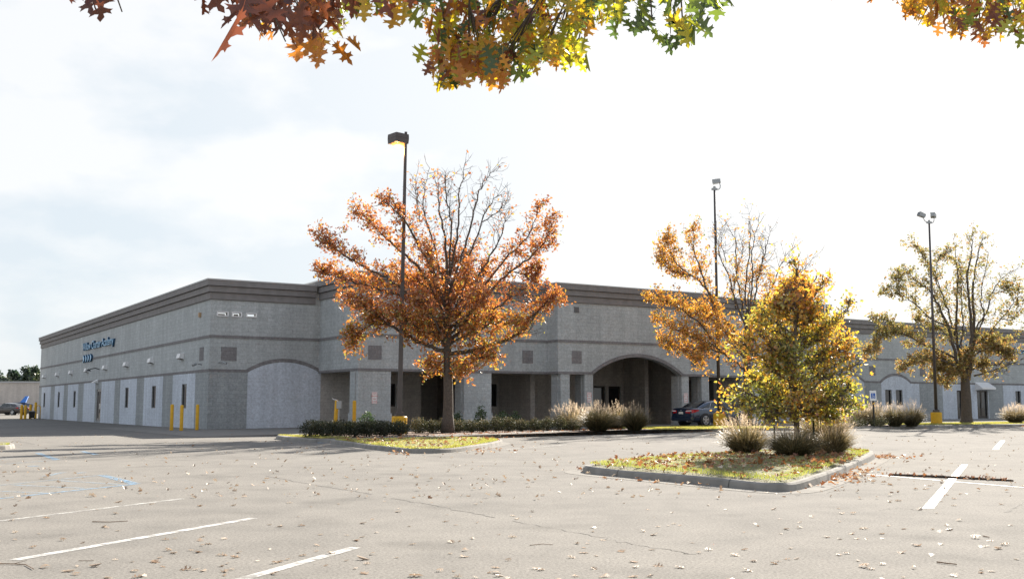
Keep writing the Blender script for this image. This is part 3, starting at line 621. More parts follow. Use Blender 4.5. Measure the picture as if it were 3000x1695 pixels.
for xc, hw, x0, x1 in ((43.2, 1.8, XD + t, 46.0), (48.9, 1.9, 46.0, 51.8), (54.55, 1.77, 51.8, XE)): arched(s, x0, x1, xc, hw, .58, 0)
s.build('lower_band', M['band'], school)
# white painted infill panels
def arch_panel(xc, hw, rise, z0=-.1, holes=()):
    s = MB(); y = -.03; n = 20
    s.wall('x', y, -.021, xc - hw, xc + hw, z0, 3.0, holes)
    for k in range(n):
        a = xc - hw + 2 * hw * k / n; b = xc - hw + 2 * hw * (k + 1) / n
        s.prism_y([(a, 3.0), (b, 3.0), (b, arch_z(b, xc, hw, 3.0, rise)), (a, arch_z(a, xc, hw, 3.0, rise))], y, -.002)
    s.build('arched_wall_panel', M['white'], school)
arch_panel(4.12, 2.06, .58)
arch_panel(43.2, 1.8, .58); arch_panel(48.9, 1.9, .58); arch_panel(54.55, 1.77, .58, holes=[(53.22, 54.0, 1.28, 2.48), (54.5, 55.3, 1.28, 2.48)])
for a, b in P:
    s = MB(); s.wall('y', -.03, -.021, a, b, -.1, 2.995, [h for h in lholes if a < (h[0] + h[1]) / 2 < b]); s.build('wall_panel', M['white'], school)
for a, b in ((56.33, 57.4), (60.35, 66.5), (68.6, 74.4), (76.4, 81.4), (83.4, 88.4)):
    s = MB(); s.wall('x', -.03, -.021, a, b, -.1, 2.995, [h for h in fholes if a < (h[0] + h[1]) / 2 < b]); s.build('wall_panel', M['white'], school)
# cornice: three stepped fascias and a metal coping
def cornice(pts, top, closed=False):
    """pts: outline corners seen from above, outward on the right-hand side"""
    steps = [(top - 1.03, top - .69, .08), (top - .66, top - .36, .18), (top - .335, top - .05, .28)]
    def ring(s, z0, z1, o, din):
        P_ = [np.array(p, float) for p in pts]; n = len(P_); O = []; I = []
        for i in range(n):
            d1 = P_[i] - P_[i - 1] if i else P_[1] - P_[0]; d2 = P_[i + 1] - P_[i] if i < n - 1 else P_[-1] - P_[-2]
            d1 = d1 / np.linalg.norm(d1); d2 = d2 / np.linalg.norm(d2); n1 = np.array([d1[1], -d1[0]]); n2 = np.array([d2[1], -d2[0]])
            nn = n1 + n2; nn = nn / (np.dot(nn, nn) / 2) if np.dot(nn, nn) > 1e-6 else n1
            O.append(P_[i] + nn * o); I.append(P_[i] - nn * din)
        for i in range(n - 1):
            a, b, c, d = O[i], O[i + 1], I[i + 1], I[i]
            s.hexa([(*a, z0), (*b, z0), (*c, z0), (*d, z0)], [(*a, z1), (*b, z1), (*c, z1), (*d, z1)])
    c = MB()
    for z0, z1, o in steps: ring(c, z0, z1, o, 0.02)
    for (z0, o) in ((steps[0][1], .03), (steps[1][1], .12)): ring(c, z0, z0 + .03, o, .02)
    ring(c, top - 1.06, top - 1.03, .04, .01)
    ob = c.build('cornice', M['cornice'], school)
    k = MB(); ring(k, top - .05, top + .02, .31, .33); k.build('coping', M['coping'], ob)
cornice([(0, 57.6), (0, 0), (XA - .29, 0)], TOP)
cornice([(XD + .29, 0), (XE, 0)], TOP)
cornice([(XA, 4.0), (XA, D2), (XB, D2), (XB, D3), (XC, D3), (XC, D2), (XD, D2), (XD, 4.0)], PT)
s = MB(); s.box(XA, XA + .3, 0, 4, 5.8, tz); s.box(XD - .3, XD, 0, 4, 5.8, tz); s.box(XA + .3, XD - .3, 3.7, 4, 5.8, tz); s.build('parapet', M['wall'], school)
# dark square tiles, louvre, little box
for x0, x1, y in ((.61, 1.44, 0), (6.61, 7.36, D2), (12.73, 13.47, D2), (16.0, 16.7, D2), (18.61, 19.29, D3), (27.46, 28.13, D3), (33.4, 34.1, D2), (39.4, 40.1, D2), (51.5, 52.17, 0), (57.6, 58.3, 0), (67.37, 68.0, 0), (74.9, 75.6, 0)):
    s = MB(); s.box(x0, x1, y - .02, y, 3.6, 4.32); s.build('square_tile', M['band'], school)
for y0 in (1.09, 14.9, 28.4, 42.3):
    s = MB(); s.box(-.02, 0, y0, y0 + .73, 3.62, 4.34); s.build('square_tile', M['band'], school) if y0 < 2 else None
s = MB(); s.box(18.79, 19.12, D3 - .03, D3, 6.49, 6.82)
for k in range(5): s.box(18.8, 19.11, D3 - .05, D3 - .03, 6.52 + .06 * k, 6.545 + .06 * k)
s.build('louvre', M['louver'], school)
s = MB(); s.box(-.12, 0, 1.75, 1.95, 5.98, 6.22); s.build('junction_box', mat('tan_box', (.42, .28, .16), .7), school)
# scupper sleeves
for h in fholes[:3]:
    if h[0] < 1.9: q_ = MB(); q_.box(h[0] + (.0 if h[0] < 1 else .12), h[1] - .06, .22, .26, h[2], h[3] - .05); q_.build('scupper_flap', M['grey_metal'], school)
    s = MB(); s.wall('x', -.05, .31, h[0] - .06, h[1] + .06, h[2] - .05, h[3] + .05, [(h[0], h[1], h[2], h[3])]); s.build('scupper', M['white_metal'], school)
# windows and doors
def window_y(c, w_=.5, z0=1.1, z1=2.44):
    f = MB(); f.wall('y', .03, .09, c - w_, c + w_, z0, z1, [(c - w_ + .06, c + w_ - .06, z0 + .06, z1 - .06)]); fo = f.build('window', M['frame'], school)
    p = MB(); p.box(.05, .07, c - w_ + .06, c + w_ - .06, z0 + .06, z1 - .06); p.build('pane', M['glass'], fo)
for c in LW: window_y(c)
def window_x(x0, x1, z0, z1):
    f = MB(); f.wall('x', .1, .16, x0, x1, z0, z1, [(x0 + .06, x1 - .06, z0 + .06, z1 - .06)]); fo = f.build('window', M['frame'], school)
    p = MB(); p.box(x0 + .06, x1 - .06, .12, .14, z0 + .06, z1 - .06); p.build('pane', M['glass'], fo)
for h in fholes[3:]:
    if h[2] > 1: window_x(*h)
def door_x(x0, x1, z0, z1, leaves_=2):
    f = MB(); wd = (x1 - x0) / leaves_
    f.wall('x', .1, .18, x0, x1, z0, z1, [(x0 + k * wd + .09, x0 + (k + 1) * wd - .09, z0 + .22, z1 - .12) for k in range(leaves_)])
    fo = f.build('door', M['frame'], school)
    for k in range(leaves_):
        p = MB(); p.box(x0 + k * wd + .09, x0 + (k + 1) * wd - .09, .13, .15, z0 + .22, z1 - .12); p.build('pane', M['glass'], fo)
    xm = x0 + wd if leaves_ == 2 else x1 - .15
    for sx in ((-.05, .05) if leaves_ == 2 else (0,)):
        hd = MB(); hd.tube([(xm + sx, .06, z0 + .9), (xm + sx, .06, z0 + 1.3)], .015, 6); hd.build('handle', M['grey_metal'], fo)
for h in fholes[3:]:
    if h[2] < .5 and h[1] - h[0] < 2: door_x(*h, leaves_=2 if h[1] - h[0] > 1.2 else 1)
f = MB(); f.wall('y', .03, .10, 26.3, 29.15, .1, 2.46, [(26.4, 27.0, .3, 2.3), (27.12, 27.72, .3, 2.3), (27.84, 28.4, .3, 2.3), (28.5, 29.05, .3, 2.3)]); fo = f.build('door', mat('door_frame_light', (.22, .2, .19), .45, .4), school)
p = MB(); p.box(.06, .08, 26.35, 29.1, .2, 2.4); p.build('pane', M['glass'], fo)
h_ = MB(); h_.tube([(-.01, 27.62, 1.0), (-.01, 27.62, 1.4)], .02, 6); h_.build('handle', M['chrome'], fo); h_ = MB(); h_.tube([(-.01, 27.92, 1.0), (-.01, 27.92, 1.4)], .02, 6); h_.build('handle', M['chrome'], fo)
# small door canopies
s = MB(); s.hexa([(-.35, 28.7, 2.95), (0, 28.7, 2.92), (0, 29.6, 2.92), (-.35, 29.6, 2.95)], [(-.35, 28.7, 3.0), (0, 28.7, 3.2), (0, 29.6, 3.2), (-.35, 29.6, 3.0)]); s.build('door_canopy', M['white_metal'], school)
s = MB(); s.hexa([(64.7, -.7, 2.6), (66.6, -.7, 2.6), (66.6, 0, 2.55), (64.7, 0, 2.55)], [(64.7, -.7, 2.75), (66.6, -.7, 2.75), (66.6, 0, 3.2), (64.7, 0, 3.2)]); s.build('door_canopy', M['white_metal'], school)
# roof pipes on the portico
for x, hgt in ((18.3, .8), (18.65, .8), (19.1, .95), (20.0, .9)):
    s = MB(); s.tube([(x, -1.8, 7.1), (x, -1.8, PT + .35 + hgt * .55)], .04, 8); s.tube([(x, -1.8, PT + .3 + hgt * .55), (x, -1.8, PT + .38 + hgt * .55)], .07, 8); s.build('vent_pipe', M['grey_metal'], school)

# wall lights on the left wall
light_names = ['above the farthest white panel', 'above the second white panel from the far end', 'above the third white panel from the far end', 'between the far panels and the blue emblem',
               'just right of the glass entrance on the left wall', 'above the white panel right of the glass entrance', 'above the second white panel from the corner', 'above the white panel nearest the building corner']
for k, y in enumerate([54.32, 46.85, 40.02, 33.08, 26.07, 19.1, 12.21, 5.28]):
    e = empty('wall_light', tuple(bw(0, y, 4.0)), BA, 'white box wall light ' + light_names[k], 'wall light', 'box lights along the left wall')
    s = MB(); s.hexa([(-.28, -.33, -.10), (0, -.33, -.16), (0, .33, -.16), (-.28, .33, -.10)], [(-.22, -.33, .15), (0, -.33, .17), (0, .33, .17), (-.22, .33, .15)]); s.build('housing', M['white_metal'], e)
    s = MB(); s.box(-.22, -.04, -.26, .26, -.175, -.14); s.build('lens', M['frame'], e)
def camera_thing(x, y, z, dx, dy, label):
    e = empty('security_camera', tuple(bw(x, y, z)), BA, label, 'security camera')
    s = MB(); s.tube([(0, 0, 0), (dx * .25, dy * .25, .02)], .03, 8); s.build('bracket', M['grey_metal'], e)
    ex, ey = (dx * .25, dy * .25); s = MB(); s.tube([(ex - .1, ey - .1, .02), (ex + .2 * dx - .12, ey + .2 * dy - .12, -.08)], .06, 8); s.build('housing', M['grey_metal'], e)
camera_thing(-.001, 1.37, 3.42, -1, -.4, 'small grey security camera on the left wall beside the corner')
camera_thing(.5, -.001, 3.5, .8, -1, 'small grey security camera on the front wall under the dark square tile')
e = empty('gooseneck_light', tuple(bw(0, 28.6, 3.95)), BA, 'small dark barn light on an arm above the glass entrance', 'wall light')
s = MB(); s.tube([(0, 0, 0), (-.3, 0, .08), (-.6, 0, .02), (-.75, 0, -.08)], .035, 6); s.build('arm', M['black'], e)
s = MB(); s.lathe([(.05, .05), (.2, -.08), (.18, -.1)], 12, (-.78, 0, -.05)); s.build('shade', M['black'], e)

# signs on the building
sg = empty('wall_sign', tuple(bw(-.06, 29.1, 5.6)), BA, 'blue raised lettering with four curved blue bars on the left wall', 'sign')
rotL = (R(90), 0, R(-90))
text_mesh('lettering', 'Willow Charter Academy', 0.86, M['blue_letter'], sg, (-.03, 0, 0), rotL, .07, M['blue_return'], width=11.6)
for k in range(4):
    s = MB(); y0 = 34.7 - 29.1 - k * .95; n = 10
    for j in range(n):
        pts = []
        for jj, wv in ((j, 1), (j + 1, 1)):
            tt = jj / n; zc = -.98 + .62 * tt; bul = math.sin(math.pi * tt)
            pts.append((y0 - .22 * bul - .1, y0 - .3 * bul - .42 * (.35 + .65 * bul), zc))
        (a0, b0, c0), (a1, b1, c1) = pts
        q = lambda x: [(x, a0, c0), (x, b0, c0), (x, b1, c1), (x, a1, c1)]
        s.add(q(-.11) + q(.05), [(0, 3, 2, 1), (4, 5, 6, 7)], 0); s.add(q(-.11) + q(.05), [(0, 1, 5, 4), (1, 2, 6, 5), (2, 3, 7, 6), (3, 0, 4, 7)], 1)
    s.build('emblem_bar', [M['blue_letter'], M['blue_return']], sg)
sg2 = empty('wall_sign', tuple(bw(68.6, -.06, 5.8)), BA, 'blue raised lettering on the right wing, mostly behind the olive tree', 'sign')
text_mesh('lettering', 'Willow Charter Academy', 0.8, M['blue_letter'], sg2, (0, -.02, 0), (R(90), 0, 0), .06, M['blue_return'], width=11.8)
def no_parking(x, y, z, label):
    e = empty('parking_sign', tuple(bw(x, y, z)), BA, label, 'sign', 'white and red signs on the arcade pillars')
    s = MB(); s.box(-.155, .155, -.012, 0, -.30, .30); s.build('panel', M['sign_white'], e, bevel=.004)
    s = MB(); s.wall('x', -.0155, -.012, -.14, .14, -.285, .285, [(-.128, .128, -.273, .273)]); s.build('border', M['sign_red'], e)
    for tx, zz_, sz, mm in (('NO', .17, .12, 'sign_red'), ('PARKING', .06, .085, 'sign_red'), ('FIRE', -.09, .1, 'sign_red'), ('LANE', -.22, .1, 'sign_red')):
        text_mesh('lettering', tx, sz, M[mm], e, (0, -.016, zz_), (R(90), 0, 0))
no_parking(6.99, D2 - .01, 1.64, 'white and red parking sign on the broad arcade pillar left of the lamp post')
no_parking(19.8, D3 - .01, 1.7, 'white and red parking sign on the pillar left of the big entrance arch')
no_parking(27.0, D3 - .01, 1.7, 'white and red parking sign right of the big entrance arch, above the car')

# ------------------------------------------------------------------ bollards, posts, lamps
def bollard(loc, h, r, label, group, lean=0.0):
    e = empty('bollard', tuple(loc), 0, label, 'bollard', group); e.rotation_euler = (0, lean, 0)
    s = MB(); s.lathe([(r * 1.0, -.05), (r, .1), (r, h - r * .8), (r * .86, h - r * .3), (r * .5, h - r * .05), (.004, h)], 18); s.build('post', M['yellow'], e, smooth=True)
    return e
G1 = 'yellow bollards at the building corner'
for u, v, t_, lb in ((502, 1260.6, 1184, 'leftmost of the three yellow bollards at the building corner'), (530.7, 1261.5, 1186, 'middle of the three yellow bollards at the building corner'), (576.6, 1260, 1184.5, 'rightmost of the three yellow bollards at the building corner, nearest the front wall')):
    p = gr(u, v); bollard(p, (v - t_) / F * p[1], .085, lb, G1)
G2 = 'yellow bollards at the far end of the left wall'
for u, v, t_, lb in ((62, 1227, 1185, 'farthest left yellow bollard beside the dark maroon car'), (73, 1227, 1186, 'second yellow bollard from the left, beyond the left wall'), (88, 1226, 1184, 'yellow bollard behind the black bin'), (103, 1225, 1178, 'tallest far yellow bollard next to the bent yellow rail')):
    p = gr(u, v); bollard(p, (v - t_) / F * p[1], .12, lb, G2)
p = gr(100, 1226); e = empty('guard_rail', tuple(p), 0, 'bent yellow pipe rail at the far end of the left wall', 'guard rail')
s = MB(); s.tube([(0, 0, -.05), (0, 0, 1.1), (.06, .02, 1.2), (.15, .04, 1.25), (.35, .1, 1.25), (.44, .12, 1.2), (.5, .14, 1.1), (.5, .14, -.05)], .035, 8); s.build('hoop', M['yellow'], e, smooth=True)
p = gr(93, 1226.5); e = empty('rubbish_bin', tuple(p), .3, 'small black wheeled bin standing in front of the far yellow bollards', 'bin')
s = MB(); s.hexa([(-.2, -.2, .08), (.2, -.2, .08), (.2, .2, .08), (-.2, .2, .08)], [(-.26, -.26, .62), (.26, -.26, .62), (.26, .26, .62), (-.26, .26, .62)]); s.build('body', M['black'], e, bevel=.02)
s = MB(); s.hexa([(-.28, -.28, .62), (.28, -.28, .62), (.28, .28, .62), (-.28, .28, .62)], [(-.24, -.24, .7), (.24, -.24, .7), (.24, .24, .76), (-.24, .24, .76)]); s.build('lid', M['black'], e)
for sx in (-.2, .2):
    s = MB(); s.tube([(sx - .02, .2, .08), (sx + .02, .2, .08)], .08, 12); s.build('wheel', M['tyre'], e)
# bollards behind the hedge, one with a meter box on a post beside it
p = at(981, 1262, 47.5); p[2] = .08; bollard(p, 1.42, .085, 'slightly leaning yellow bollard beside the grey meter box', 'yellow bollards behind the hedge', .045)
p = at(1037, 1262, 48.0); p[2] = .08; bollard(p, 1.40, .085, 'upright yellow bollard between the meter box and the lamp post', 'yellow bollards behind the hedge')
p = at(992, 1262, 47.2); p[2] = .08
e = empty('meter_post', tuple(p), 0, 'grey meter box on a thin post with a bent white pipe on top', 'meter box')
s = MB(); s.tube([(0, 0, -.05), (0, 0, 1.1)], .035, 8); s.build('post', M['grey_metal'], e)
s = MB(); s.box(-.10, .12, -.09, .07, 1.03, 1.36); s.build('box', M['grey_metal'], e, bevel=.012)
s = MB(); s.tube([(-.06, 0, 1.36), (-.12, 0, 1.42), (-.2, 0, 1.43), (-.27, 0, 1.44), (-.29, 0, 1.5)], .018, 6); s.build('pipe', M['white_metal'], e)

def lamp_base(e, hb, r, z0=0):
    s = MB(); s.lathe([(r, z0 - .1), (r, hb - .04), (r - .035, hb), (.01, hb)], 28); s.build('base', M['yellow'], e, smooth=False)
    s = MB(); s.box(-.2, .2, -.2, .2, hb, hb + .03); s.box(-.15, .15, -.15, .15, hb + .03, hb + .16); s.build('base_plate', M['pole'], e, bevel=.01)
def sq_pole(e, z0, z1, r0, r1):
    s = MB(); s.hexa([(-r0, -r0, z0), (r0, -r0, z0), (r0, r0, z0), (-r0, r0, z0)], [(-r1, -r1, z1), (r1, -r1, z1), (r1, r1, z1), (-r1, r1, z1)]); s.build('pole', M['pole'], e, bevel=.012)
p = gr(1169, 1278, 0.0); D = p[1]; p[2] = .1
zt = at(1180, 386, D)[2] - .1; dx = at(1180, 386, D)[0] - p[0]
la = empty('lamp_post', tuple(p), R(12), 'tall bronze lamp post with one lit orange box lamp, in front of the red tree', 'lamp post'); la.rotation_euler = (0, math.atan2(dx + .13, zt), R(12))
lamp_base(la, .72, .315); sq_pole(la, .86, zt, .095, .055)
zh = at(1160, 407, D)[2] - .1
hd = MB(); c = (-.30, .10); hw = .33
q = lambda r_, z: [(c[0] + r_ * math.cos(R(a)), c[1] + r_ * math.sin(R(a)), z) for a in (45 + 28, 135 + 28, 225 + 28, 315 + 28)]
hd.hexa(q(.44, zh - .2), q(.46, zh + .02)); hd.hexa(q(.46, zh + .02), q(.45, zh + .2)); hd.hexa(q(.45, zh + .2), q(.12, zh + .24))
hd.box(-.14, .02, -.05, .05, zh + .0, zh + .16)
ho = hd.build('lamp_head', M['pole'], la, bevel=.01)
s = MB(); s.lathe([(.01, -.13), (.14, -.12), (.25, -.06), (.29, 0), (.29, .02)], 24, (c[0], c[1], zh - .205)); s.build('lens', M['lit'], ho, smooth=True)
s = MB(); s.lathe([(.01, -.05), (.10, -.04), (.13, 0), (.01, .03)], 18, (c[0], c[1] - .0, zh - .305)); s.build('bulb', M['bulb'], ho, smooth=True)
pl = bpy.data.lights.new('lamp_glow', 'POINT'); pl.energy = 60; pl.color = (1, .55, .2); pl.shadow_soft_size = .15
po = bpy.data.objects.new('lamp_glow', pl); COL.objects.link(po); po.parent = la; po.location = (c[0], c[1], zh - .5)

def flood_head(e, base, pts, ang, roll):
    s = MB(); s.tube(pts, .028, 8); br = s.build('bracket', M['grey_metal'], e, smooth=True)
    s = MB(); s.hexa([(-.22, -.13, -.10), (.22, -.17, -.14), (.22, .17, -.14), (-.22, .13, -.10)], [(-.22, -.11, .10), (.22, -.17, .12), (.22, .17, .12), (-.22, .11, .10)])
    for k in range(5): s.box(-.2 + .06 * k, -.185 + .06 * k, -.14, .14, .06, .15)
    h = s.build('lamp_head', M['grey_metal'], e, bevel=.015); h.location = pts[-1]; h.rotation_euler = (0, roll, ang)
    s = MB(); s.box(.221, .232, -.13, .13, -.10, .09); s.build('lens', M['glass'], h)
def flood_lamp(u, v, tu, tv, label, heads):
    p = gr(u, v, .13); D = p[1]; p[2] = .12; tp = at(tu, tv, D); zt = tp[2] - .12; dx = tp[0] - p[0]
    e = empty('flood_lamp_post', tuple(p), 0, label, 'lamp post', 'lamp posts with floodlight heads'); e.rotation_euler = (0, math.atan2(dx, zt), 0)
    lamp_base(e, .72, .33); 
    s = MB(); s.tube([(0, 0, .86), (0, 0, zt)], [.10, .055], 12); s.build('pole', M['pole'], e, smooth=True)
    s = MB(); s.tube([(0, 0, zt - .05), (0, 0, zt + .12)], .07, 10); s.box(-.16, .16, -.06, .06, zt - .1, zt + .02); s.build('collar', M['grey_metal'], e)
    for hpts, ang, roll in heads: flood_head(e, zt, [(x, y, zt + z) for x, y, z in hpts], ang, roll)
    return e
flood_lamp(2108, 1248, 2093, 552, 'tall lamp post with one floodlight head, right of the parked blue car', [([(.1, 0, -.05), (.22, 0, -.06), (.31, 0, .02), (.33, 0, .16), (.30, 0, .28), (.22, 0, .36), (.13, 0, .40)], R(165), R(6))])
flood_lamp(2744, 1241, 2722, 650, 'tall lamp post with two floodlight heads, beside the olive tree', [([(-.12, 0, -.02), (-.24, 0, .04), (-.32, 0, .16), (-.34, 0, .32), (-.45, 0, .44)], R(190), R(-24)), ([(.12, 0, -.05), (.24, 0, -.04), (.30, 0, .06), (.32, 0, .2), (.26, 0, .42)], R(60), R(4))])
# thin white flagpole at the right end of the portico
p = at(2428, 1245, 59.0); p[2] = .1
e = empty('flagpole', tuple(p), 0, 'thin white bare flagpole rising behind the small green tree', 'flagpole')
zt = at(2428, 838, 59.0)[2]; s = MB(); s.tube([(0, 0, 0), (0, 0, zt)], [.06, .035], 10); s.build('pole', M['white_metal'], e, smooth=True)
s = MB(); s.lathe([(.01, 0), (.06, .05), (.01, .11)], 10, (0, 0, zt)); s.build('finial', M['white_metal'], e, smooth=True)
# accessible parking sign
p = at(2562, 1252, 57.0); p[2] = .13
e = empty('accessible_parking_sign', tuple(p), R(10), 'small white and blue accessible parking sign on a black post', 'sign'); e.rotation_euler = (0, R(-1.2), R(10))
s = MB(); s.box(-.035, .035, -.03, .03, -.05, 1.95); s.build('post', M['black'], e)
s = MB(); s.box(-.19, .19, -.045, -.031, 1.38, 1.92); s.build('panel', M['sign_white'], e)
s = MB(); s.box(-.12, .12, -.049, -.0455, 1.5, 1.78); s.build('blue_square', M['sign_blue'], e)
s = MB(); y = -.0515
for k in range(10):
    a0, a1 = R(170 + 21 * k), R(170 + 21 * (k + 1)); r0, r1 = .055, .075
    s.add([(r0 * math.cos(a0), y, 1.59 + r0 * math.sin(a0)), (r1 * math.cos(a0), y, 1.59 + r1 * math.sin(a0)), (r1 * math.cos(a1), y, 1.59 + r1 * math.sin(a1)), (r0 * math.cos(a1), y, 1.59 + r0 * math.sin(a1))], [(0, 1, 2, 3)])
s.add([(-.03, y, 1.6), (-.005, y, 1.6), (-.005, y, 1.7), (-.03, y, 1.7)], [(0, 1, 2, 3)]); s.add([(-.03, y, 1.6), (.05, y, 1.6), (.05, y, 1.62), (-.03, y, 1.62)], [(0, 1, 2, 3)]); s.add([(.04, y, 1.54), (.06, y, 1.54), (.055, y, 1.62), (.035, y, 1.62)], [(0, 1, 2, 3)])
s.add([(-.02 + .022 * math.cos(R(45 * k)), y, 1.735 + .022 * math.sin(R(45 * k))) for k in range(8)], [tuple(range(8))])
s.build('wheelchair_symbol', M['sign_white'], e)

# ------------------------------------------------------------------ cars (x forward)
def make_car(paint, label, loc, rz):
    e = empty('parked_car', tuple(loc), rz, label, 'car', None)
    def rings(st, name, m, sub=2):
        s = MB(); n = len(st[0][1]); vs = []; fs = []
        for x, sec in st:
            vs += [(x, y, z) for y, z in sec]
        for i in range(len(st) - 1):
            for k in range(n - 1): fs.append((i * n + k, i * n + k + 1, (i + 1) * n + k + 1, (i + 1) * n + k))
        fs += [tuple(range(n - 1, -1, -1)), tuple(range((len(st) - 1) * n, len(st) * n))]
        fs = [f[::-1] for f in fs]
        s.add(vs, fs); o = s.build(name, m, e, smooth=True)
        md = o.modifiers.new('sub', 'SUBSURF'); md.levels = sub; md.render_levels = sub
        return o
    def sec(w_, zb, zm, zt, crown):
        half = [(0, zb), (w_ * .55, zb), (w_ * .93, zb + .02), (w_ * .985, zb + .1), (w_, zm), (w_ * .985, zm + (zt - zm) * .6), (w_ * .93, zt - .015), (w_ * .8, zt + crown * .35), (w_ * .4, zt + crown * .85), (0, zt + crown)]
        return half + [(-y, z) for y, z in half[-2:0:-1]] + [(0, zb)]
    st = [(-2.40, sec(.76, .36, .62, .84, .05)), (-2.36, sec(.82, .32, .62, .96, .05)), (-2.25, sec(.87, .26, .62, .99, .05)), (-1.9, sec(.905, .22, .64, 1.0, .05)), (-1.3, sec(.915, .19, .64, .985, .05)), (-.4, sec(.915, .18, .62, .96, .04)),
          (.6, sec(.915, .18, .6, .93, .04)), (1.2, sec(.91, .19, .6, .92, .06)), (1.7, sec(.90, .2, .58, .87, .07)), (2.1, sec(.86, .22, .56, .79, .06)), (2.33, sec(.76, .27, .54, .69, .05)), (2.40, sec(.66, .32, .52, .6, .03))]
    rings(st, 'body', paint)
    def gsec(wb, wt, zb, zt):
        half = [(0, zb), (wb, zb), (wb * .5 + wt * .5 + .02, (zb + zt) / 2), (wt + .02, zt - .05), (wt * .85, zt - .01), (wt * .45, zt + .012), (0, zt + .018)]
        return half + [(-y, z) for y, z in half[-2:0:-1]] + [(0, zb)]
    gs = [(-1.95, gsec(.72, .66, .95, .985)), (-1.62, gsec(.76, .66, .95, 1.13)), (-1.2, gsec(.79, .63, .95, 1.31)), (-.85, gsec(.80, .61, .95, 1.40)), (-.35, gsec(.81, .60, .94, 1.445)), (.15, gsec(.81, .60, .93, 1.44)), (.5, gsec(.80, .60, .92, 1.39)), (.9, gsec(.78, .63, .92, 1.23)), (1.4, gsec(.74, .66, .92, .97))]
    rings(gs, 'cabin', paint)
    # glass set a few millimetres proud of the cabin
    for sy in (-1, 1):
        def P_(x, z):
            t = (z - .95) / .47; return (x, sy * ((.815 - .19 * t) + .012), z)
        wv = [[P_(-.95, 1.0), P_(-.32, 1.0), P_(-.32, 1.35), P_(-.62, 1.345)], [P_(-.25, 1.0), P_(.88, .99), P_(.5, 1.29), P_(.2, 1.35), P_(-.25, 1.35)], [P_(-1.42, 1.01), P_(-1.0, 1.005), P_(-.68, 1.335), P_(-.82, 1.31)]]
        for wq in wv:
            gl = MB(); gl.add(wq, [tuple(range(len(wq)))] if sy < 0 else [tuple(range(len(wq) - 1, -1, -1))]); gl.build('side_window', M['glass'], e)
        tr = MB(); tr.tube([P_(-1.46, .985), P_(-.7, .98), P_(.2, .975), P_(.92, .97)], .012, 6); tr.tube([P_(.9, .98), P_(.5, 1.315), P_(.2, 1.372), P_(-.3, 1.377), P_(-.7, 1.36), P_(-.98, 1.0)], .011, 6); tr.build('window_trim', M['chrome'], e)
    rw = MB(); rw.add([(-1.83, -.56, 1.045), (-1.83, .56, 1.045), (-1.0, .50, 1.395), (-1.0, -.50, 1.395), (-1.42, -.54, 1.245), (-1.42, .54, 1.245)], [(0, 1, 5, 4), (4, 5, 2, 3)]); rw.build('rear_window', M['glass'], e)
    ws = MB(); ws.add([(1.33, -.62, 1.0), (1.33, .62, 1.0), (.58, .53, 1.41), (.58, -.53, 1.41)], [(0, 1, 2, 3)]); ws.build('windscreen', M['glass'], e)
    for sy in (-1, 1):
        t = MB(); t.hexa([(-2.40, sy * .40, .74), (-2.40, sy * .66, .70), (-2.22, sy * .885, .76), (-1.95, sy * .915, .86)][:4], [(-2.385, sy * .40, .88), (-2.385, sy * .68, .90), (-2.22, sy * .89, .92), (-1.95, sy * .91, .92)]); 
        t.add([(-2.43, sy * .36, .74), (-2.435, sy * .6, .72), (-2.36, sy * .82, .73), (-2.2, sy * .905, .77), (-1.92, sy * .93, .86), (-1.92, sy * .925, .91), (-2.2, sy * .90, .93), (-2.37, sy * .80, .92), (-2.41, sy * .6, .90), (-2.41, sy * .36, .88)], [tuple(range(10)) if sy > 0 else tuple(range(9, -1, -1))])
        to = t.build('tail_light', M['tail'], e)
        c_ = MB(); c_.add([(-2.442, sy * .38, .815), (-2.445, sy * .62, .815), (-2.39, sy * .79, .83), (-2.385, sy * .79, .885), (-2.43, sy * .62, .88), (-2.43, sy * .40, .865)], [tuple(range(6)) if sy > 0 else tuple(range(5, -1, -1))]); c_.build('reversing_light', M['tail_clear'], to)
        hl = MB(); hl.hexa([(2.0, sy * .82, .62), (2.34, sy * .62, .60), (2.30, sy * .45, .6), (2.0, sy * .6, .62)], [(1.85, sy * .84, .76), (2.2, sy * .72, .72), (2.22, sy * .5, .70), (1.9, sy * .66, .77)]); hl.build('headlight', M['head'], e)
        m_ = MB(); m_.hexa([(.72, sy * .88, .96), (.9, sy * .88, .96), (.86, sy * 1.06, .98), (.72, sy * 1.06, .98)], [(.72, sy * .9, 1.04), (.86, sy * .9, 1.04), (.84, sy * 1.06, 1.1), (.72, sy * 1.06, 1.1)]); m_.build('mirror', paint, e, bevel=.015)
        for dx_ in (-.85, .15):
            h_ = MB(); h_.box(dx_, dx_ + .2, min(sy * .915, sy * .945), max(sy * .915, sy * .945), .80, .83); h_.build('door_handle', paint, e, bevel=.006)
        for wx in (-1.42, 1.38):
            ar = MB(); ar.tube([(wx, sy * .60, .34), (wx, sy * .922, .34)], .385, 28); ar.build('wheel_arch', M['black'], e)
            wt = MB(); K_ = 28; pr = [(.20, .70), (.29, .70), (.33, .74), (.335, .88), (.32, .93), (.24, .945), (.20, .94)]
            vs = [(wx + r_ * math.cos(2 * math.pi * k / K_), sy * yy, .335 + r_ * math.sin(2 * math.pi * k / K_)) for r_, yy in pr for k in range(K_)]
            wt.add(vs, [(i * K_ + k, i * K_ + (k + 1) % K_, (i + 1) * K_ + (k + 1) % K_, (i + 1) * K_ + k) for i in range(len(pr) - 1) for k in range(K_)]); wo = wt.build('wheel', M['tyre'], e, smooth=True)
            rm = MB()
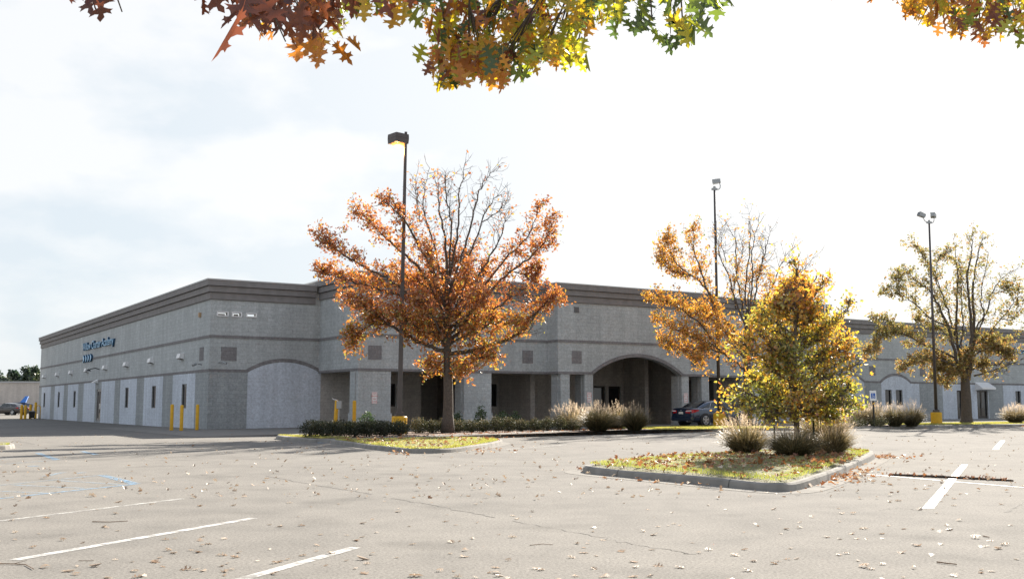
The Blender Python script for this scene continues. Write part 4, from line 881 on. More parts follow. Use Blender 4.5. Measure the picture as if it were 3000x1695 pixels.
            for k in range(5):
                a = 2 * math.pi * k / 5 + .3; ca, sa = math.cos(a), math.sin(a)
                f_ = lambda r_, t_: (wx + r_ * ca - t_ * sa, sy * .952, .335 + r_ * sa + t_ * ca)
                g_ = lambda r_, t_: (wx + r_ * ca - t_ * sa, sy * .90, .335 + r_ * sa + t_ * ca)
                rm.hexa([g_(.03, -.03), g_(.22, -.055), g_(.22, .055), g_(.03, .03)], [f_(.03, -.03), f_(.22, -.055), f_(.22, .055), f_(.03, .03)])
            pr = [(.205, .94), (.225, .955), (.24, .945)]
            vs = [(wx + r_ * math.cos(2 * math.pi * k / K_), sy * yy, .335 + r_ * math.sin(2 * math.pi * k / K_)) for r_, yy in pr for k in range(K_)]
            rm.add(vs, [(i * K_ + k, i * K_ + (k + 1) % K_, (i + 1) * K_ + (k + 1) % K_, (i + 1) * K_ + k) for i in range(2) for k in range(K_)])
            rm.tube([(wx, sy * .90, .335), (wx, sy * .957, .335)], .05, 12)
            rm.build('rim', M['rim'], wo)
            dk = MB(); dk.tube([(wx, sy * .80, .335), (wx, sy * .895, .335)], .215, 20); dk.build('brake_disc', M['black'], wo)
    lp = MB(); lp.box(-2.445, -2.425, -.17, .17, .68, .80); lp.build('license_plate', M['plate'], e)
    bd = MB(); bd.tube([(-2.43, 0, .875), (-2.415, 0, .875)], .045, 14); bd.build('badge', M['chrome'], e)
    bp = MB(); bp.hexa([(-2.44, -.78, .30), (-2.44, .78, .30), (-2.3, .88, .28), (-2.3, -.88, .28)], [(-2.455, -.78, .52), (-2.455, .78, .52), (-2.3, .89, .54), (-2.3, -.89, .54)]); bp.build('bumper', paint, e, bevel=.03)
    ex = MB(); ex.tube([(-2.5, -.55, .27), (-2.2, -.55, .27)], .04, 10); ex.build('exhaust_pipe', M['chrome'], e)
    return e
rwp = gr(2068, 1247.5, .1); dirc = np.array([math.sin(R(55)), math.cos(R(55))]); side_ = np.array([-dirc[1], dirc[0]])
c_ = rwp[:2] + dirc * 1.42 + side_ * .92
car = make_car(M['car_blue'], 'dark blue sedan parked in front of the entrance arch, seen from behind', (c_[0], c_[1], .10), math.atan2(dirc[1], dirc[0]))
p1 = gr(30, 1215)
car1 = copy_tree(car); car1.location = (p1[0], p1[1], 0); car1.rotation_euler = (0, 0, R(155))
car1['label'] = 'dark maroon sedan in the distance at the left edge, beyond the yellow bollards'
paint_of = M['car_dark']
for ch in list(car1.children):
    if ch.data.materials and ch.data.materials[0] == M['car_blue']:
        ch.data = ch.data.copy(); ch.data.materials[0] = paint_of
car1.scale = (1.1, 1.1, 1.1)
# blue dumpster beyond
p = gr(66, 1212.5); e = empty('dumpster', tuple(p), R(-15), 'dark blue dumpster with a bright blue lid flap against the beige building', 'dumpster')
s = MB(); s.hexa([(-.9, -.7, .1), (.9, -.7, .1), (.9, .7, .1), (-.9, .7, .1)], [(-1.1, -.9, 1.7), (1.1, -.9, 1.7), (1.1, .8, 1.5), (-1.1, .8, 1.5)]); s.build('body', M['dumpster'], e, bevel=.03)
s = MB(); s.hexa([(-.1, -.6, 1.68), (.9, -.6, 1.68), (.9, -.5, 1.64), (-.1, -.5, 1.64)], [(.1, .3, 2.6), (.6, .3, 2.6), (.6, .42, 2.56), (.1, .42, 2.56)]); s.build('lid', M['dumpster_lid'], e)
for sx in (-.7, .7):
    s = MB(); s.tube([(sx - .05, 0, .1), (sx + .05, 0, .1)], .1, 10); s.build('wheel', M['tyre'], e)
# low beige building far left
e = empty('beige_building', (-80, 172, 0), R(6), 'long low beige windowless building beyond the left end of the school', 'building')
s = MB(); s.box(-70, 45, 0, 30, -.2, 5.0); s.build('wall', M['beige'], e)
s = MB(); s.box(-70.15, 45.15, -.15, .1, 4.9, 5.15); s.box(-70.15, 45.15, .1, 30.1, 5.0, 5.1); s.build('coping', M['coping'], e)

# ------------------------------------------------------------------ trees
def catmull(pts, per=5):
    P_ = [np.array(p, float) for p in pts]; P_ = [2 * P_[0] - P_[1]] + P_ + [2 * P_[-1] - P_[-2]]; o = []
    for i in range(1, len(P_) - 2):
        for k in range(per):
            t = k / per; a, b, c, d = P_[i - 1:i + 3]
            o.append(.5 * ((2 * b) + (-a + c) * t + (2 * a - 5 * b + 4 * c - d) * t * t + (-a + 3 * b - 3 * c + d) * t ** 3))
    o.append(P_[-2]); return o
def make_tree(name, label, base, depth, trunk_px, trunk_r, limbs, leaf_m, leaf_size, tint_fn, cat='tree', twig_len=1.0, dens=1.0, group='young autumn trees of the car park', flare=1.35, bark='bark', bare_twigs=1.0):
    root = empty(name, tuple(base), 0, label, cat, group); B = np.array(base, float)
    tr = MB(); pts = catmull([at(u, v, depth) for u, v in trunk_px], 5); n = len(pts)
    pts[0][2] = base[2] - .05
    rad = [trunk_r[0] + (trunk_r[1] - trunk_r[0]) * (i / (n - 1)) for i in range(n)]; rad[0] *= flare; rad[1] *= 1 + (flare - 1) * .35
    tr.tube([q - B for q in pts], rad, 12); tr.build('trunk', M[bark], root, smooth=True)
    br = MB(); tw = MB(); LP = []; LTn = []
    for li, (lp, r0, r1, leafy, slope) in enumerate(limbs):
        P_ = catmull([at(u, v, depth) for u, v in lp], 6); s0 = P_[0]; L_ = 0; Q = []
        for i, q in enumerate(P_):
            if i: L_ += np.linalg.norm(q - P_[i - 1])
            w_ = q + np.array([0, slope * L_, 0]) + rng.normal(size=3) * .03 * (i > 0)
            # keep the sight line: sliding along it, not only in depth
            k = (depth + slope * L_) / depth
            w_ = np.array([q[0] * k, q[1] * k, H + (q[2] - H) * k]) + rng.normal(size=3) * .025 * (i > 0)
            Q.append(w_)
        m = len(Q); rr = [r0 * (1 - i / (m - 1)) ** .8 + r1 for i in range(m)]
        br.tube([q - B for q in Q], rr, 7)
        # twigs along the limb
        for i in range(max(1, int(m * .18)), m):
            f = i / (m - 1); d = Q[min(i + 1, m - 1)] - Q[i - 1]; d /= np.linalg.norm(d) + 1e-9
            nt_ = (3 if f > .5 else 2) if leafy > .25 else (2 if rng.random() < bare_twigs else 0)
            for _ in range(nt_):
                dv = d * .6 + rng.normal(size=3) * .6 + np.array([0, 0, .28]); dv /= np.linalg.norm(dv)
                ln = twig_len * (.45 + .75 * rng.random()) * (1.1 - .45 * f) * (1.15 if leafy < .25 else 1)
                a = Q[i]; bnd = rng.normal(size=3) * .15 * ln
                tp = [a, a + dv * ln * .5 + bnd, a + dv * ln + bnd * 1.3 + np.array([0, 0, .12 * ln])]
                tw.tube([q - B for q in tp], [.009 + .25 * rr[i] * .4, .008, .004], 4, False)
                for _2 in range(2):
                    st_ = tp[1] * (1 - .5 * rng.random()) + tp[2] * 0 + tp[1] * 0 if False else tp[1] + (tp[2] - tp[1]) * rng.random()
                    d2 = dv * .7 + rng.normal(size=3) * .6; d2 /= np.linalg.norm(d2); e2 = st_ + d2 * ln * .45
                    tw.tube([st_ - B, e2 - B], [.007, .003], 3, False)
                    k = rng.poisson(7.5 * leafy * dens)
                    for _3 in range(k):
                        LP.append(st_ + (e2 - st_) * rng.random() + rng.normal(size=3) * .10); LTn.append(tint_fn(LP[-1] - B))
                k = rng.poisson(6 * leafy * dens)
                for _3 in range(k):
                    LP.append(tp[1] + (tp[2] - tp[1]) * rng.random() ** .7 + rng.normal(size=3) * .10); LTn.append(tint_fn(LP[-1] - B))
    bo = br.build('branches', M[bark], root, smooth=True)
    tw.build('twigs', M[bark], root)
    if LP:
        n = len(LP); leaves('crown', LP, leaf_size * (.65 + .7 * rng.random(n)), np.clip(LTn, 0, 1), M[leaf_m], root, origin=B)
    print(name, 'leaves', len(LP))
    return root
def zc(ox, oy, sc): return lambda pts: [(ox + x / sc, oy + y / sc) for x, y in pts]
A = zc(880, 350, 1.599)
L1 = [([(690, 1090), (600, 1060), (500, 1010), (380, 930), (320, 890), (235, 830)], .085, .012, .9, -.15), ([(500, 1010), (420, 965), (340, 960), (260, 1000), (240, 1050)], .04, .008, .9, -.25),
      ([(692, 1095), (800, 1082), (900, 1050), (1000, 1015), (1080, 930), (1150, 860), (1188, 830)], .085, .012, .85, .1), ([(790, 1085), (830, 1110), (885, 1112)], .03, .008, .9, -.2),
      ([(690, 1060), (600, 930), (500, 840), (380, 800), (260, 760), (150, 730), (95, 720)], .075, .01, .8, .2), ([(690, 1010), (580, 880), (430, 760), (280, 680), (160, 600), (80, 540)], .075, .01, .85, -.1),
      ([(690, 960), (600, 760), (500, 640), (400, 560), (330, 480), (265, 430)], .07, .01, .62, .25), ([(690, 900), (610, 700), (540, 560), (470, 450), (385, 375)], .065, .01, .6, -.3),
      ([(690, 860), (640, 640), (600, 500), (575, 380), (600, 230)], .05, .006, .08, .15), ([(690, 800), (680, 600), (650, 420), (645, 285)], .06, .006, .16, -.1),
      ([(695, 760), (735, 520), (745, 350), (770, 215)], .05, .005, .015, .1), ([(700, 800), (770, 600), (820, 400), (860, 290), (910, 240)], .05, .005, .02, .3), ([(700, 840), (790, 640), (860, 450), (930, 340)], .045, .005, .05, -.2),
      ([(700, 720), (705, 480), (680, 340), (678, 275)], .04, .004, .02, -.25), ([(560, 480), (545, 380), (540, 290)], .02, .004, .05, 0), ([(850, 480), (930, 430), (980, 370)], .02, .004, .04, .2),
      ([(700, 920), (800, 780), (890, 640), (950, 520), (960, 440)], .05, .006, .08, .25), ([(700, 950), (830, 820), (960, 650), (1060, 560), (1120, 410)], .055, .008, .5, .15), ([(700, 980), (830, 870), (960, 730), (1080, 640), (1150, 560), (1185, 480)], .06, .008, .65, -.2),
      ([(720, 970), (800, 930), (900, 890), (980, 840), (1040, 800)], .045, .006, .3, -.4), ([(960, 720), (1040, 720), (1090, 760), (1105, 700)], .025, .006, .7, .1),
      ([(700, 1050), (800, 1000), (900, 960), (1000, 950)], .05, .008, 1.0, -.35), ([(690, 1070), (620, 1000), (520, 960), (450, 900)], .05, .008, 1.0, -.4), ([(690, 1000), (720, 900), (760, 800), (800, 700)], .05, .008, .8, -.4), ([(690, 1000), (640, 850), (560, 760), (450, 700)], .05, .008, 1.0, .45),
      ([(692, 1040), (760, 980), (840, 930), (880, 880)], .05, .008, .9, .5), ([(690, 940), (650, 800), (700, 700), (720, 620)], .04, .008, .8, .5), ([(690, 1020), (600, 960), (480, 920), (330, 900), (200, 850)], .05, .008, .6, .35),
      ([(690, 1080), (640, 1020), (560, 990), (500, 960)], .05, .008, 1.1, .95), ([(690, 1050), (750, 990), (830, 960), (900, 920)], .05, .008, 1.1, .95), ([(690, 1060), (650, 980), (600, 900), (560, 860)], .05, .008, 1.1, -.9), ([(692, 1020), (760, 940), (820, 880), (860, 830)], .05, .008, 1.0, -.9),
      ([(690, 980), (640, 900), (580, 800), (520, 740)], .05, .008, 1.0, 1.0), ([(692, 950), (750, 850), (820, 760), (880, 700)], .05, .008, .9, 1.0), ([(690, 900), (650, 800), (620, 700), (590, 620)], .045, .008, .7, -1.0), ([(690, 880), (720, 780), (760, 680), (800, 600)], .045, .008, .6, .9),
      ([(690, 1130), (650, 1140), (620, 1160)], .02, .006, 1.0, -.2), ([(695, 1130), (735, 1140), (765, 1180)], .02, .006, .9, -.2), ([(1000, 1010), (1070, 990), (1095, 930)], .012, .004, .02, .1)]
t1b = at(1309, 1262, 43.9); t1b[2] = .12
make_tree('red_oak', 'large rust red and orange tree in front of the arcade, with bare top twigs', t1b, 43.9, A([(690, 1430), (693, 1300), (690, 1100), (692, 900), (690, 740)]), (.225, .12), [(A(p), r0, r1, lf, sl) for p, r0, r1, lf, sl in L1],
          'leaf_red', .125, lambda p: .44 + .24 * rng.normal() + (.32 if p[2] < 5 and rng.random() < .6 else 0), dens=1.3, twig_len=.72)
Bz = zc(1880, 560, 2.0203)
L2 = [([(620, 1060), (540, 1000), (450, 930), (350, 880), (230, 830), (90, 750)], .07, .01, .95, -.15), ([(450, 930), (360, 800), (260, 720), (160, 660), (45, 630)], .05, .008, .9, -.1), ([(480, 960), (380, 925), (280, 940), (200, 930), (130, 880)], .05, .008, .9, -.25),
      ([(620, 900), (520, 790), (440, 700), (390, 590), (300, 500), (200, 480), (130, 430), (110, 350)], .065, .01, .8, .15), ([(400, 610), (345, 460), (310, 330), (312, 225)], .04, .008, .55, .2), ([(290, 500), (200, 420), (160, 340), (148, 265)], .03, .006, .75, -.1),
      ([(620, 830), (560, 660), (520, 520), (460, 370), (442, 250)], .05, .006, .12, -.2), ([(620, 800), (585, 600), (560, 480), (555, 300), (500, 190)], .05, .005, .07, .2), ([(625, 760), (612, 560), (640, 300), (632, 105)], .05, .004, .05, 0), ([(640, 760), (655, 500), (658, 330), (690, 180)], .045, .004, .08, -.3),
      ([(645, 760), (695, 500), (735, 330), (772, 225)], .045, .004, .05, .3), ([(650, 800), (750, 610), (820, 450), (890, 330)], .045, .004, .05, .1), ([(655, 830), (800, 640), (930, 500), (1010, 400)], .045, .004, .06, -.2), ([(560, 480), (590, 380), (600, 280)], .02, .004, .03, .2), ([(500, 420), (470, 300), (480, 200)], .02, .004, .02, 0), ([(700, 480), (720, 380), (700, 280)], .02, .004, .02, 0),
      ([(560, 700), (545, 590), (570, 430)], .03, .006, .35, -.3), ([(630, 720), (640, 560), (680, 480)], .03, .006, .45, .3), ([(620, 960), (480, 820), (400, 740), (300, 700)], .045, .008, .9, .3), ([(640, 1000), (800, 950), (1000, 850), (1150, 800)], .06, .008, .5, .2), ([(640, 900), (800, 760), (950, 650), (1080, 560)], .05, .008, .4, .3), ([(650, 850), (720, 700), (760, 560)], .04, .006, .6, -.3),
      ([(620, 1000), (530, 880), (470, 800)], .04, .006, .9, -.3), ([(420, 900), (370, 960), (340, 990)], .02, .006, .9, -.3)]
t2b = at(2190, 1252, 56.5); t2b[2] = .13
make_tree('golden_oak', 'golden brown tree with a tall bare twiggy top, behind the small green tree', t2b, 56.5, Bz([(626, 1400), (626, 1200), (624, 1000), (622, 840), (630, 720)]), (.26, .14), [(Bz(p), r0, r1, lf, sl) for p, r0, r1, lf, sl in L2],
          'leaf_gold', .135, lambda p: .50 + .22 * rng.normal(), dens=1.2, twig_len=.82)
Cz = zc(2540, 640, 2.911)
L3 = [([(830, 1400), (750, 1150), (690, 920), (600, 730), (540, 620), (430, 540), (340, 450)], .11, .008, .35, -.1), ([(840, 1400), (768, 1050), (766, 700), (772, 500), (740, 180)], .10, .008, .25, .15), ([(860, 1380), (890, 1000), (872, 700), (852, 500), (890, 300), (900, 90)], .11, .008, .25, -.2),
      ([(870, 1350), (912, 900), (900, 700), (912, 500), (950, 300), (990, 150)], .11, .008, .2, .1), ([(900, 1100), (940, 920), (1030, 780), (1060, 640), (1160, 500), (1310, 425)], .06, .006, .15, .25), ([(905, 1050), (1000, 830), (970, 700), (1000, 480), (1040, 290)], .05, .006, .2, -.3),
      ([(750, 1000), (690, 780), (640, 640), (560, 460), (480, 320), (400, 220)], .06, .008, .5, .2), ([(690, 920), (560, 860), (410, 730), (280, 640), (160, 640)], .05, .008, .55, -.2), ([(740, 1180), (620, 1120), (500, 1080), (350, 1000), (220, 960), (100, 1050), (30, 1150)], .06, .01, 1.0, -.1), ([(300, 980), (200, 890), (60, 850)], .03, .006, .6, .1), ([(270, 640), (270, 540), (268, 485)], .02, .005, .5, 0),
      ([(900, 1290), (1000, 1250), (1120, 1240), (1250, 1140), (1400, 1060)], .05, .012, .15, .1), ([(910, 1340), (1050, 1300), (1200, 1250), (1400, 1170)], .055, .012, .1, -.1), ([(1080, 1290), (1180, 1300), (1240, 1180)], .02, .005, .02, 0), ([(800, 1280), (620, 1200), (470, 1190), (320, 1270)], .06, .01, 1.2, -.3), ([(800, 1300), (650, 1260), (600, 1330)], .04, .008, 1.2, .2), ([(880, 1200), (1000, 1110), (1120, 1090), (1200, 1160)], .05, .01, 1.2, -.3), ([(890, 1150), (980, 1100), (1060, 1080), (1150, 1060)], .04, .008, 1.1, .3),
      ([(900, 1080), (1000, 1020), (1120, 880), (1250, 720), (1290, 600)], .05, .008, .35, .1), ([(760, 1240), (680, 1200), (560, 1240)], .04, .008, 1.2, .3), ([(780, 1100), (700, 1000), (560, 900), (440, 850)], .04, .008, .7, .3), ([(800, 1080), (820, 900), (800, 700), (810, 520), (780, 380)], .05, .008, .45, .3), ([(640, 640), (590, 480), (620, 330), (680, 300)], .03, .006, .4, -.3), ([(1060, 640), (1150, 620), (1240, 570)], .025, .006, .4, .1), ([(1150, 860), (1250, 850), (1350, 700)], .03, .006, .4, 0), ([(1000, 1060), (1200, 1080), (1330, 900)], .03, .006, .25, .1), ([(830, 1370), (760, 1330), (690, 1370)], .03, .008, 1.2, -.1), ([(860, 1350), (840, 1250), (880, 1150)], .04, .008, 1.2, -.4), ([(940, 1290), (980, 1290), (980, 1250)], .02, .005, .9, -.2)]
t3b = at(2832, 1240, 69.0); t3b[2] = .13
make_tree('olive_oak', 'olive and gold tree with many bare upright stems, at the right edge', t3b, 69.0, [(2832, 1245), (2831, 1180), (2828, 1118), (2830, 1085)], (.36, .24), [(Cz(p), r0, r1, lf, sl) for p, r0, r1, lf, sl in L3],
          'leaf_olive', .15, lambda p: .55 + .25 * rng.normal() - (.15 if p[2] < 5.5 else 0), dens=1.5, twig_len=.8)
# young tree on the near island
LY = []
prof = [(820, 10), (870, 45), (920, 85), (970, 125), (1020, 155), (1090, 172), (1150, 182), (1205, 150), (1235, 95)]
yy = 1218
while yy > 835:
    hwid = np.interp(yy, [a for a, b in prof], [b for a, b in prof])
    for sx in (-1, 1):
        for _ in range(2 if rng.random() < .45 else 1):
            L_ = hwid * (.45 + .68 * rng.random()); y0 = min(yy + L_ * .45, 1215)
            drop = -.35 if yy < 1100 else (.0 if yy < 1180 else .12)
            LY.append(([(2331, y0), (2331 + sx * L_ * .45, y0 - (y0 - yy) * .6), (2331 + sx * L_ * .8, yy), (2331 + sx * L_, yy + L_ * drop * .4)], .022, .004, rng.uniform(.55, 1.25), rng.uniform(-.75, .75)))
    LY.append(([(2331, yy + 30), (2331 + rng.uniform(-30, 30), yy), (2331 + rng.uniform(-60, 60), yy - 30)], .02, .004, 1.0, rng.choice([-1, 1]) * rng.uniform(.8, 1.6)))
    yy -= 19
for pts in ([(2331, 1000), (2430, 960), (2480, 900), (2492, 880)], [(2331, 900), (2390, 860), (2420, 820)], [(2331, 1180), (2420, 1180), (2480, 1170)], [(2331, 1150), (2200, 1180), (2120, 1205)], [(2331, 950), (2345, 850), (2335, 790), (2320, 765)], [(2331, 1180), (2440, 1210), (2490, 1200)]):
    LY.append((pts, .02, .004, .75, rng.uniform(-.2, .2)))
tyb = gr(2332, 1325, .19)
make_tree('young_oak', 'small dense green and gold tree on the near grass island, held by two stakes', tyb, tyb[1], [(2332, 1325), (2334, 1240), (2330, 1050), (2331, 880), (2333, 790)], (.075, .015), LY,
          'leaf_young', .088, lambda p: .50 + .2 * rng.normal() + .2 * math.sin(3.1 * p[0] + 1.3) * math.cos(2.7 * p[2]) - .16 * max(0, p[2] - 2.2) - .12 * max(0, abs(p[0]) - .9), twig_len=.2, dens=.215, flare=1.2, bark='bark_pale')
for u, v, tv, lb in ((2270, 1318, 1240, 'thin dark steel stake left of the small tree trunk'), (2386, 1330, 1190, 'thin dark steel stake right of the small tree trunk')):
    p = gr(u, v, .15); e = empty('tree_stake', tuple(p), 0, lb, 'stake', 'stakes of the small tree'); h_ = at(u, tv, p[1])[2] - .15
    s = MB(); s.box(-.022, .022, -.006, .006, -.1, h_); s.box(-.006, .006, -.006, .03, -.1, h_); s.build('post', M['stake'], e)

# evergreens behind the beige building
kinds = ['rounded evergreen tree standing behind the beige building at the far left edge', 'pale olive bushy tree between the evergreens behind the beige building', 'tall dark evergreen with a broken outline behind the beige building', 'broad dark evergreen left of the school corner', 'tallest evergreen behind the beige building, partly hidden by the school corner', 'yellowish low tree just left of the school corner', 'dark low evergreen beyond the left picture edge']
for k, (u, top, wpx, D, ty) in enumerate([(2, 1098, 30, 205, .5), (30, 1090, 26, 215, .75), (45, 1075, 30, 210, .25), (75, 1069, 34, 208, .3), (104, 1066, 30, 206, .2), (112, 1085, 20, 200, 1.0), (-30, 1085, 40, 205, .3)]):
    b = at(u, 1187, D); b[2] = 0; ht = at(u, top, D)[2]; rw_ = wpx / F * D
    e = empty('evergreen_tree', tuple(b), 0, kinds[k], 'tree', 'trees behind the beige building')
    s = MB(); s.tube([(0, 0, -.1), (.1, 0, ht * .5), (0, 0, ht * .85)], [.3, .2, .06], 8); s.build('trunk', M['bark'], e)
    LP = []
    for c in range(16):
        a = rng.uniform(0, 6.28); zc_ = ht * rng.uniform(.3, .9); r_ = rw_ * (1.05 - .75 * (zc_ / ht)) * rng.uniform(.2, 1)
        cc = np.array([r_ * math.cos(a), r_ * math.sin(a), zc_]); rr_ = rw_ * rng.uniform(.28, .5)
        q = rng.normal(size=(150, 3)); q /= np.linalg.norm(q, axis=1)[:, None]; LP.append(cc + q * rr_ * (rng.random((150, 1)) ** .35) * np.array([1, 1, .75]))
    LP = np.concatenate(LP); LP = LP[LP[:, 2] < ht]
    leaves('crown', LP, .5 * (.6 + .8 * rng.random(len(LP))), np.clip(ty + .3 * rng.normal(size=len(LP)), 0, 1), M['needle'], e, LT2, LF2)

# the big oak overhead: trunk behind the camera, boughs reaching over it
oak = empty('overhanging_oak', (2.6, -3.2, 0), 0, 'large oak with yellow, green and rust leaves hanging into the top of the view', 'tree')
OB = np.array([2.6, -3.2, 0])
s = MB(); s.tube([(0, 0, -.1), (0, 0, .3), (-.05, .05, 1.6), (-.1, .2, 3.0), (-.1, .3, 4.6)], [.36, .27, .24, .22, .16], 14); s.build('trunk', M['bark'], oak, smooth=True)
oakT = np.array([(0, -.0), (0.04, .12), (.18, .07), (.17, .14), (.27, .17), (.11, .25), (.06, .34), (.24, .35), (.41, .31), (.36, .40), (.48, .46), (.28, .48), (.10, .54), (.08, .61), (.22, .66), (.37, .67), (.28, .73), (.33, .81), (.17, .77), (.07, .79), (.11, .88), (0, 1.0)])
k_ = len(oakT)
def curl(xy, c, d): return np.stack([xy[:, 0], xy[:, 1], c * xy[:, 0] ** 2 + d * (xy[:, 1] - .4) ** 2], -1)
xyR = oakT; xyL = oakT[1:-1] * np.array([-1, 1])
pet = np.array([(-.008, .01), (.008, .01), (.006, -.28), (-.006, -.28)])
xyAll = np.concatenate([xyR, xyL, pet]); TT = curl(xyAll, .35, -.2)
idxR = np.arange(k_)[None]; idxL = np.concatenate([[0], np.arange(k_, 2 * k_ - 2), [k_ - 1]])[::-1][None]; idxP = (np.arange(4) + 2 * k_ - 2)[None]
# clusters: image column, lower row, distance, spreads, number, leaf size, tint mean, tint spread
CL = [(290, 8, 3.6, 45, 12, 6, .135, .02, .03), (405, -40, 3.2, 15, 15, 1, .14, .02, .03), (660, 0, 4.2, 50, 40, 12, .155, .16, .06), (735, 80, 3.3, 10, 30, 3, .17, .06, .04), (800, 10, 4.4, 55, 55, 22, .15, .14, .07), (880, 40, 4.4, 35, 45, 16, .15, .15, .07), (960, 0, 4.8, 45, 50, 20, .15, .20, .10),
      (770, 80, 5.6, 40, 35, 9, .13, .30, .1), (940, 150, 5.4, 45, 22, 9, .14, .35, .07), (1010, 50, 5.4, 40, 35, 8, .14, .75, .12), (1090, 5, 5.6, 60, 25, 16, .14, .78, .15), (1150, 35, 5.8, 50, 20, 12, .14, .5, .14), (1210, 10, 5.8, 60, 25, 14, .14, .8, .18),
      (1330, 70, 6.6, 50, 70, 60, .15, .64, .30), (1310, 190, 6.3, 30, 38, 24, .15, .6, .3), (1400, 150, 6.5, 55, 60, 66, .15, .60, .30), (1370, 215, 6.2, 60, 22, 24, .15, .42, .16), (1480, 190, 6.3, 45, 38, 34, .15, .64, .28), (1480, 70, 6.8, 60, 65, 60, .15, .62, .3), (1560, 90, 6.8, 45, 60, 44, .15, .66, .12), (1600, 170, 6.4, 40, 25, 18, .15, .74, .1),
      (1640, 110, 6.6, 40, 50, 28, .15, .68, .12), (1690, 170, 6.5, 18, 22, 6, .15, .76, .06), (1700, 40, 6.6, 40, 40, 22, .15, .74, .14), (1770, 30, 6.4, 40, 20, 8, .16, .72, .1), (1840, 35, 5.6, 30, 45, 9, .14, .93, .06), (1910, 90, 5.6, 30, 40, 9, .14, .92, .07), (1990, 40, 5.5, 35, 50, 16, .145, .88, .12), (2000, 100, 5.5, 22, 20, 5, .145, .9, .1), (2085, 15, 5.5, 25, 25, 6, .14, .92, .06), (1900, -10, 5.6, 110, 25, 14, .14, .85, .15),
      (2312, -22, 5.8, 6, 8, 2, .12, .9, .05), (2580, -20, 6.2, 50, 15, 8, .14, .4, .15), (2700, 0, 6.4, 50, 35, 26, .14, .42, .12), (2740, 60, 6.3, 45, 25, 14, .14, .42, .1), (2830, 20, 6.4, 60, 50, 44, .14, .5, .25), (2870, 95, 6.3, 30, 22, 8, .14, .30, .2), (2940, 40, 6.5, 50, 45, 32, .14, .55, .25), (3040, 30, 6.5, 60, 60, 30, .14, .5, .2),
      (700, -130, 4.0, 160, 60, 26, .15, .2, .1), (1100, -100, 6.0, 160, 60, 40, .14, .6, .2), (1450, -110, 6.8, 200, 60, 90, .15, .6, .2), (1850, -110, 6.0, 160, 60, 40, .14, .8, .15), (2800, -100, 6.5, 200, 60, 60, .14, .45, .2)]
PV, RT, SZ, TN, anchors = [], [], [], [], []
CL = [(u, v, D, su, sv, int(n * 1.35) if D > 6.1 else n, sz * .84 if D > 6.1 else sz, tm, ts) for (u, v, D, su, sv, n, sz, tm, ts) in CL]
for (u, v, D, su, sv, n, sz, tm, ts) in CL:
    cpos = at(u, v - 30, D)
    anchors.append((cpos, n))
    for _ in range(n):
        dd = D + rng.normal() * .33; uu = u + np.clip(rng.normal(), -1.7, 1.7) * su; vv = v + np.clip(rng.normal(), -1.9, 1.3) * sv
        px = sz * F / D * .55
        PV.append(at(uu, vv - px, dd))
        # hanging: leaf axis mostly down, any facing
        ax_ = np.array([rng.normal() * .5, rng.normal() * .5, -1.0]); ax_ /= np.linalg.norm(ax_)
        f_ = rng.normal(size=3) + np.array([0, -.5, .15]); f_ -= ax_ * f_.dot(ax_); f_ /= np.linalg.norm(f_); x_ = np.cross(ax_, f_)
        RT.append(np.stack([x_, ax_, f_], 1)); SZ.append(sz * rng.uniform(.75, 1.2)); TN.append(np.clip(rng.normal(tm, ts), 0, 1))
for (u, v, D, su, sv, n, sz, tm, ts) in CL:  # extra leaves above the view, added sunward to shade the hanging clusters
    for _ in range(int(n * .55)):
        q = at(u + rng.normal() * su, v - 40 + rng.normal() * sv, D) + np.array(sd) * rng.uniform(.9, 3.2) + rng.normal(size=3) * .12
        if q[2] < H + .405 * q[1]: continue
        PV.append(q); ax_ = np.array([rng.normal() * .5, rng.normal() * .5, -1.0]); ax_ /= np.linalg.norm(ax_)
        f_ = rng.normal(size=3); f_ -= ax_ * f_.dot(ax_); f_ /= np.linalg.norm(f_); RT.append(np.stack([np.cross(ax_, f_), ax_, f_], 1)); SZ.append(sz * rng.uniform(.9, 1.3)); TN.append(np.clip(rng.normal(tm, ts), 0, 1))
leaves('crown', PV, SZ, np.array(TN), M['leaf_oak'], oak, TT, [idxR, idxL, idxP], np.array(RT), OB)
br = MB(); hub = np.array([2.5, -2.9, 4.4])
mains = {}
for nm, p in (('a', (-1.2, 2.6, 3.6)), ('b', (-.3, 5.2, 4.15)), ('c', (.6, 6.2, 4.3)), ('d', (2.6, 5.8, 4.2)), ('e', (-1.6, 4.8, 3.9))):
    p = np.array(p); m1 = hub * .55 + p * .45 + np.array([0, 0, .5]); pts = catmull([hub, m1, p], 8); mains[nm] = pts
    br.tube([q - OB for q in pts], list(np.linspace(.09, .022, len(pts))), 8)
for cpos, n in anchors:
    best = min((np.linalg.norm(q - cpos), tuple(q)) for pts in mains.values() for q in pts[6:])
    a = np.array(best[1]); b = cpos; m1 = a * .5 + b * .5 + np.array([0, 0, .18]) + rng.normal(size=3) * .06
    pts = catmull([a, m1, b], 5); br.tube([q - OB for q in pts], list(np.linspace(.014, .004, len(pts))), 5)
    for _ in range(max(1, n // 7)):
        c1 = b + np.abs(rng.normal(size=3)) * np.array([.05, .25, .05]) * np.array([rng.choice([-1, 1]), 1, 1]); st_ = pts[-3]; br.tube([st_ - OB, (st_ + c1) / 2 - OB + rng.normal(size=3) * .02, c1 - OB], [.006, .004, .0025], 4)
br.build('branches', M['bark'], oak, smooth=True)

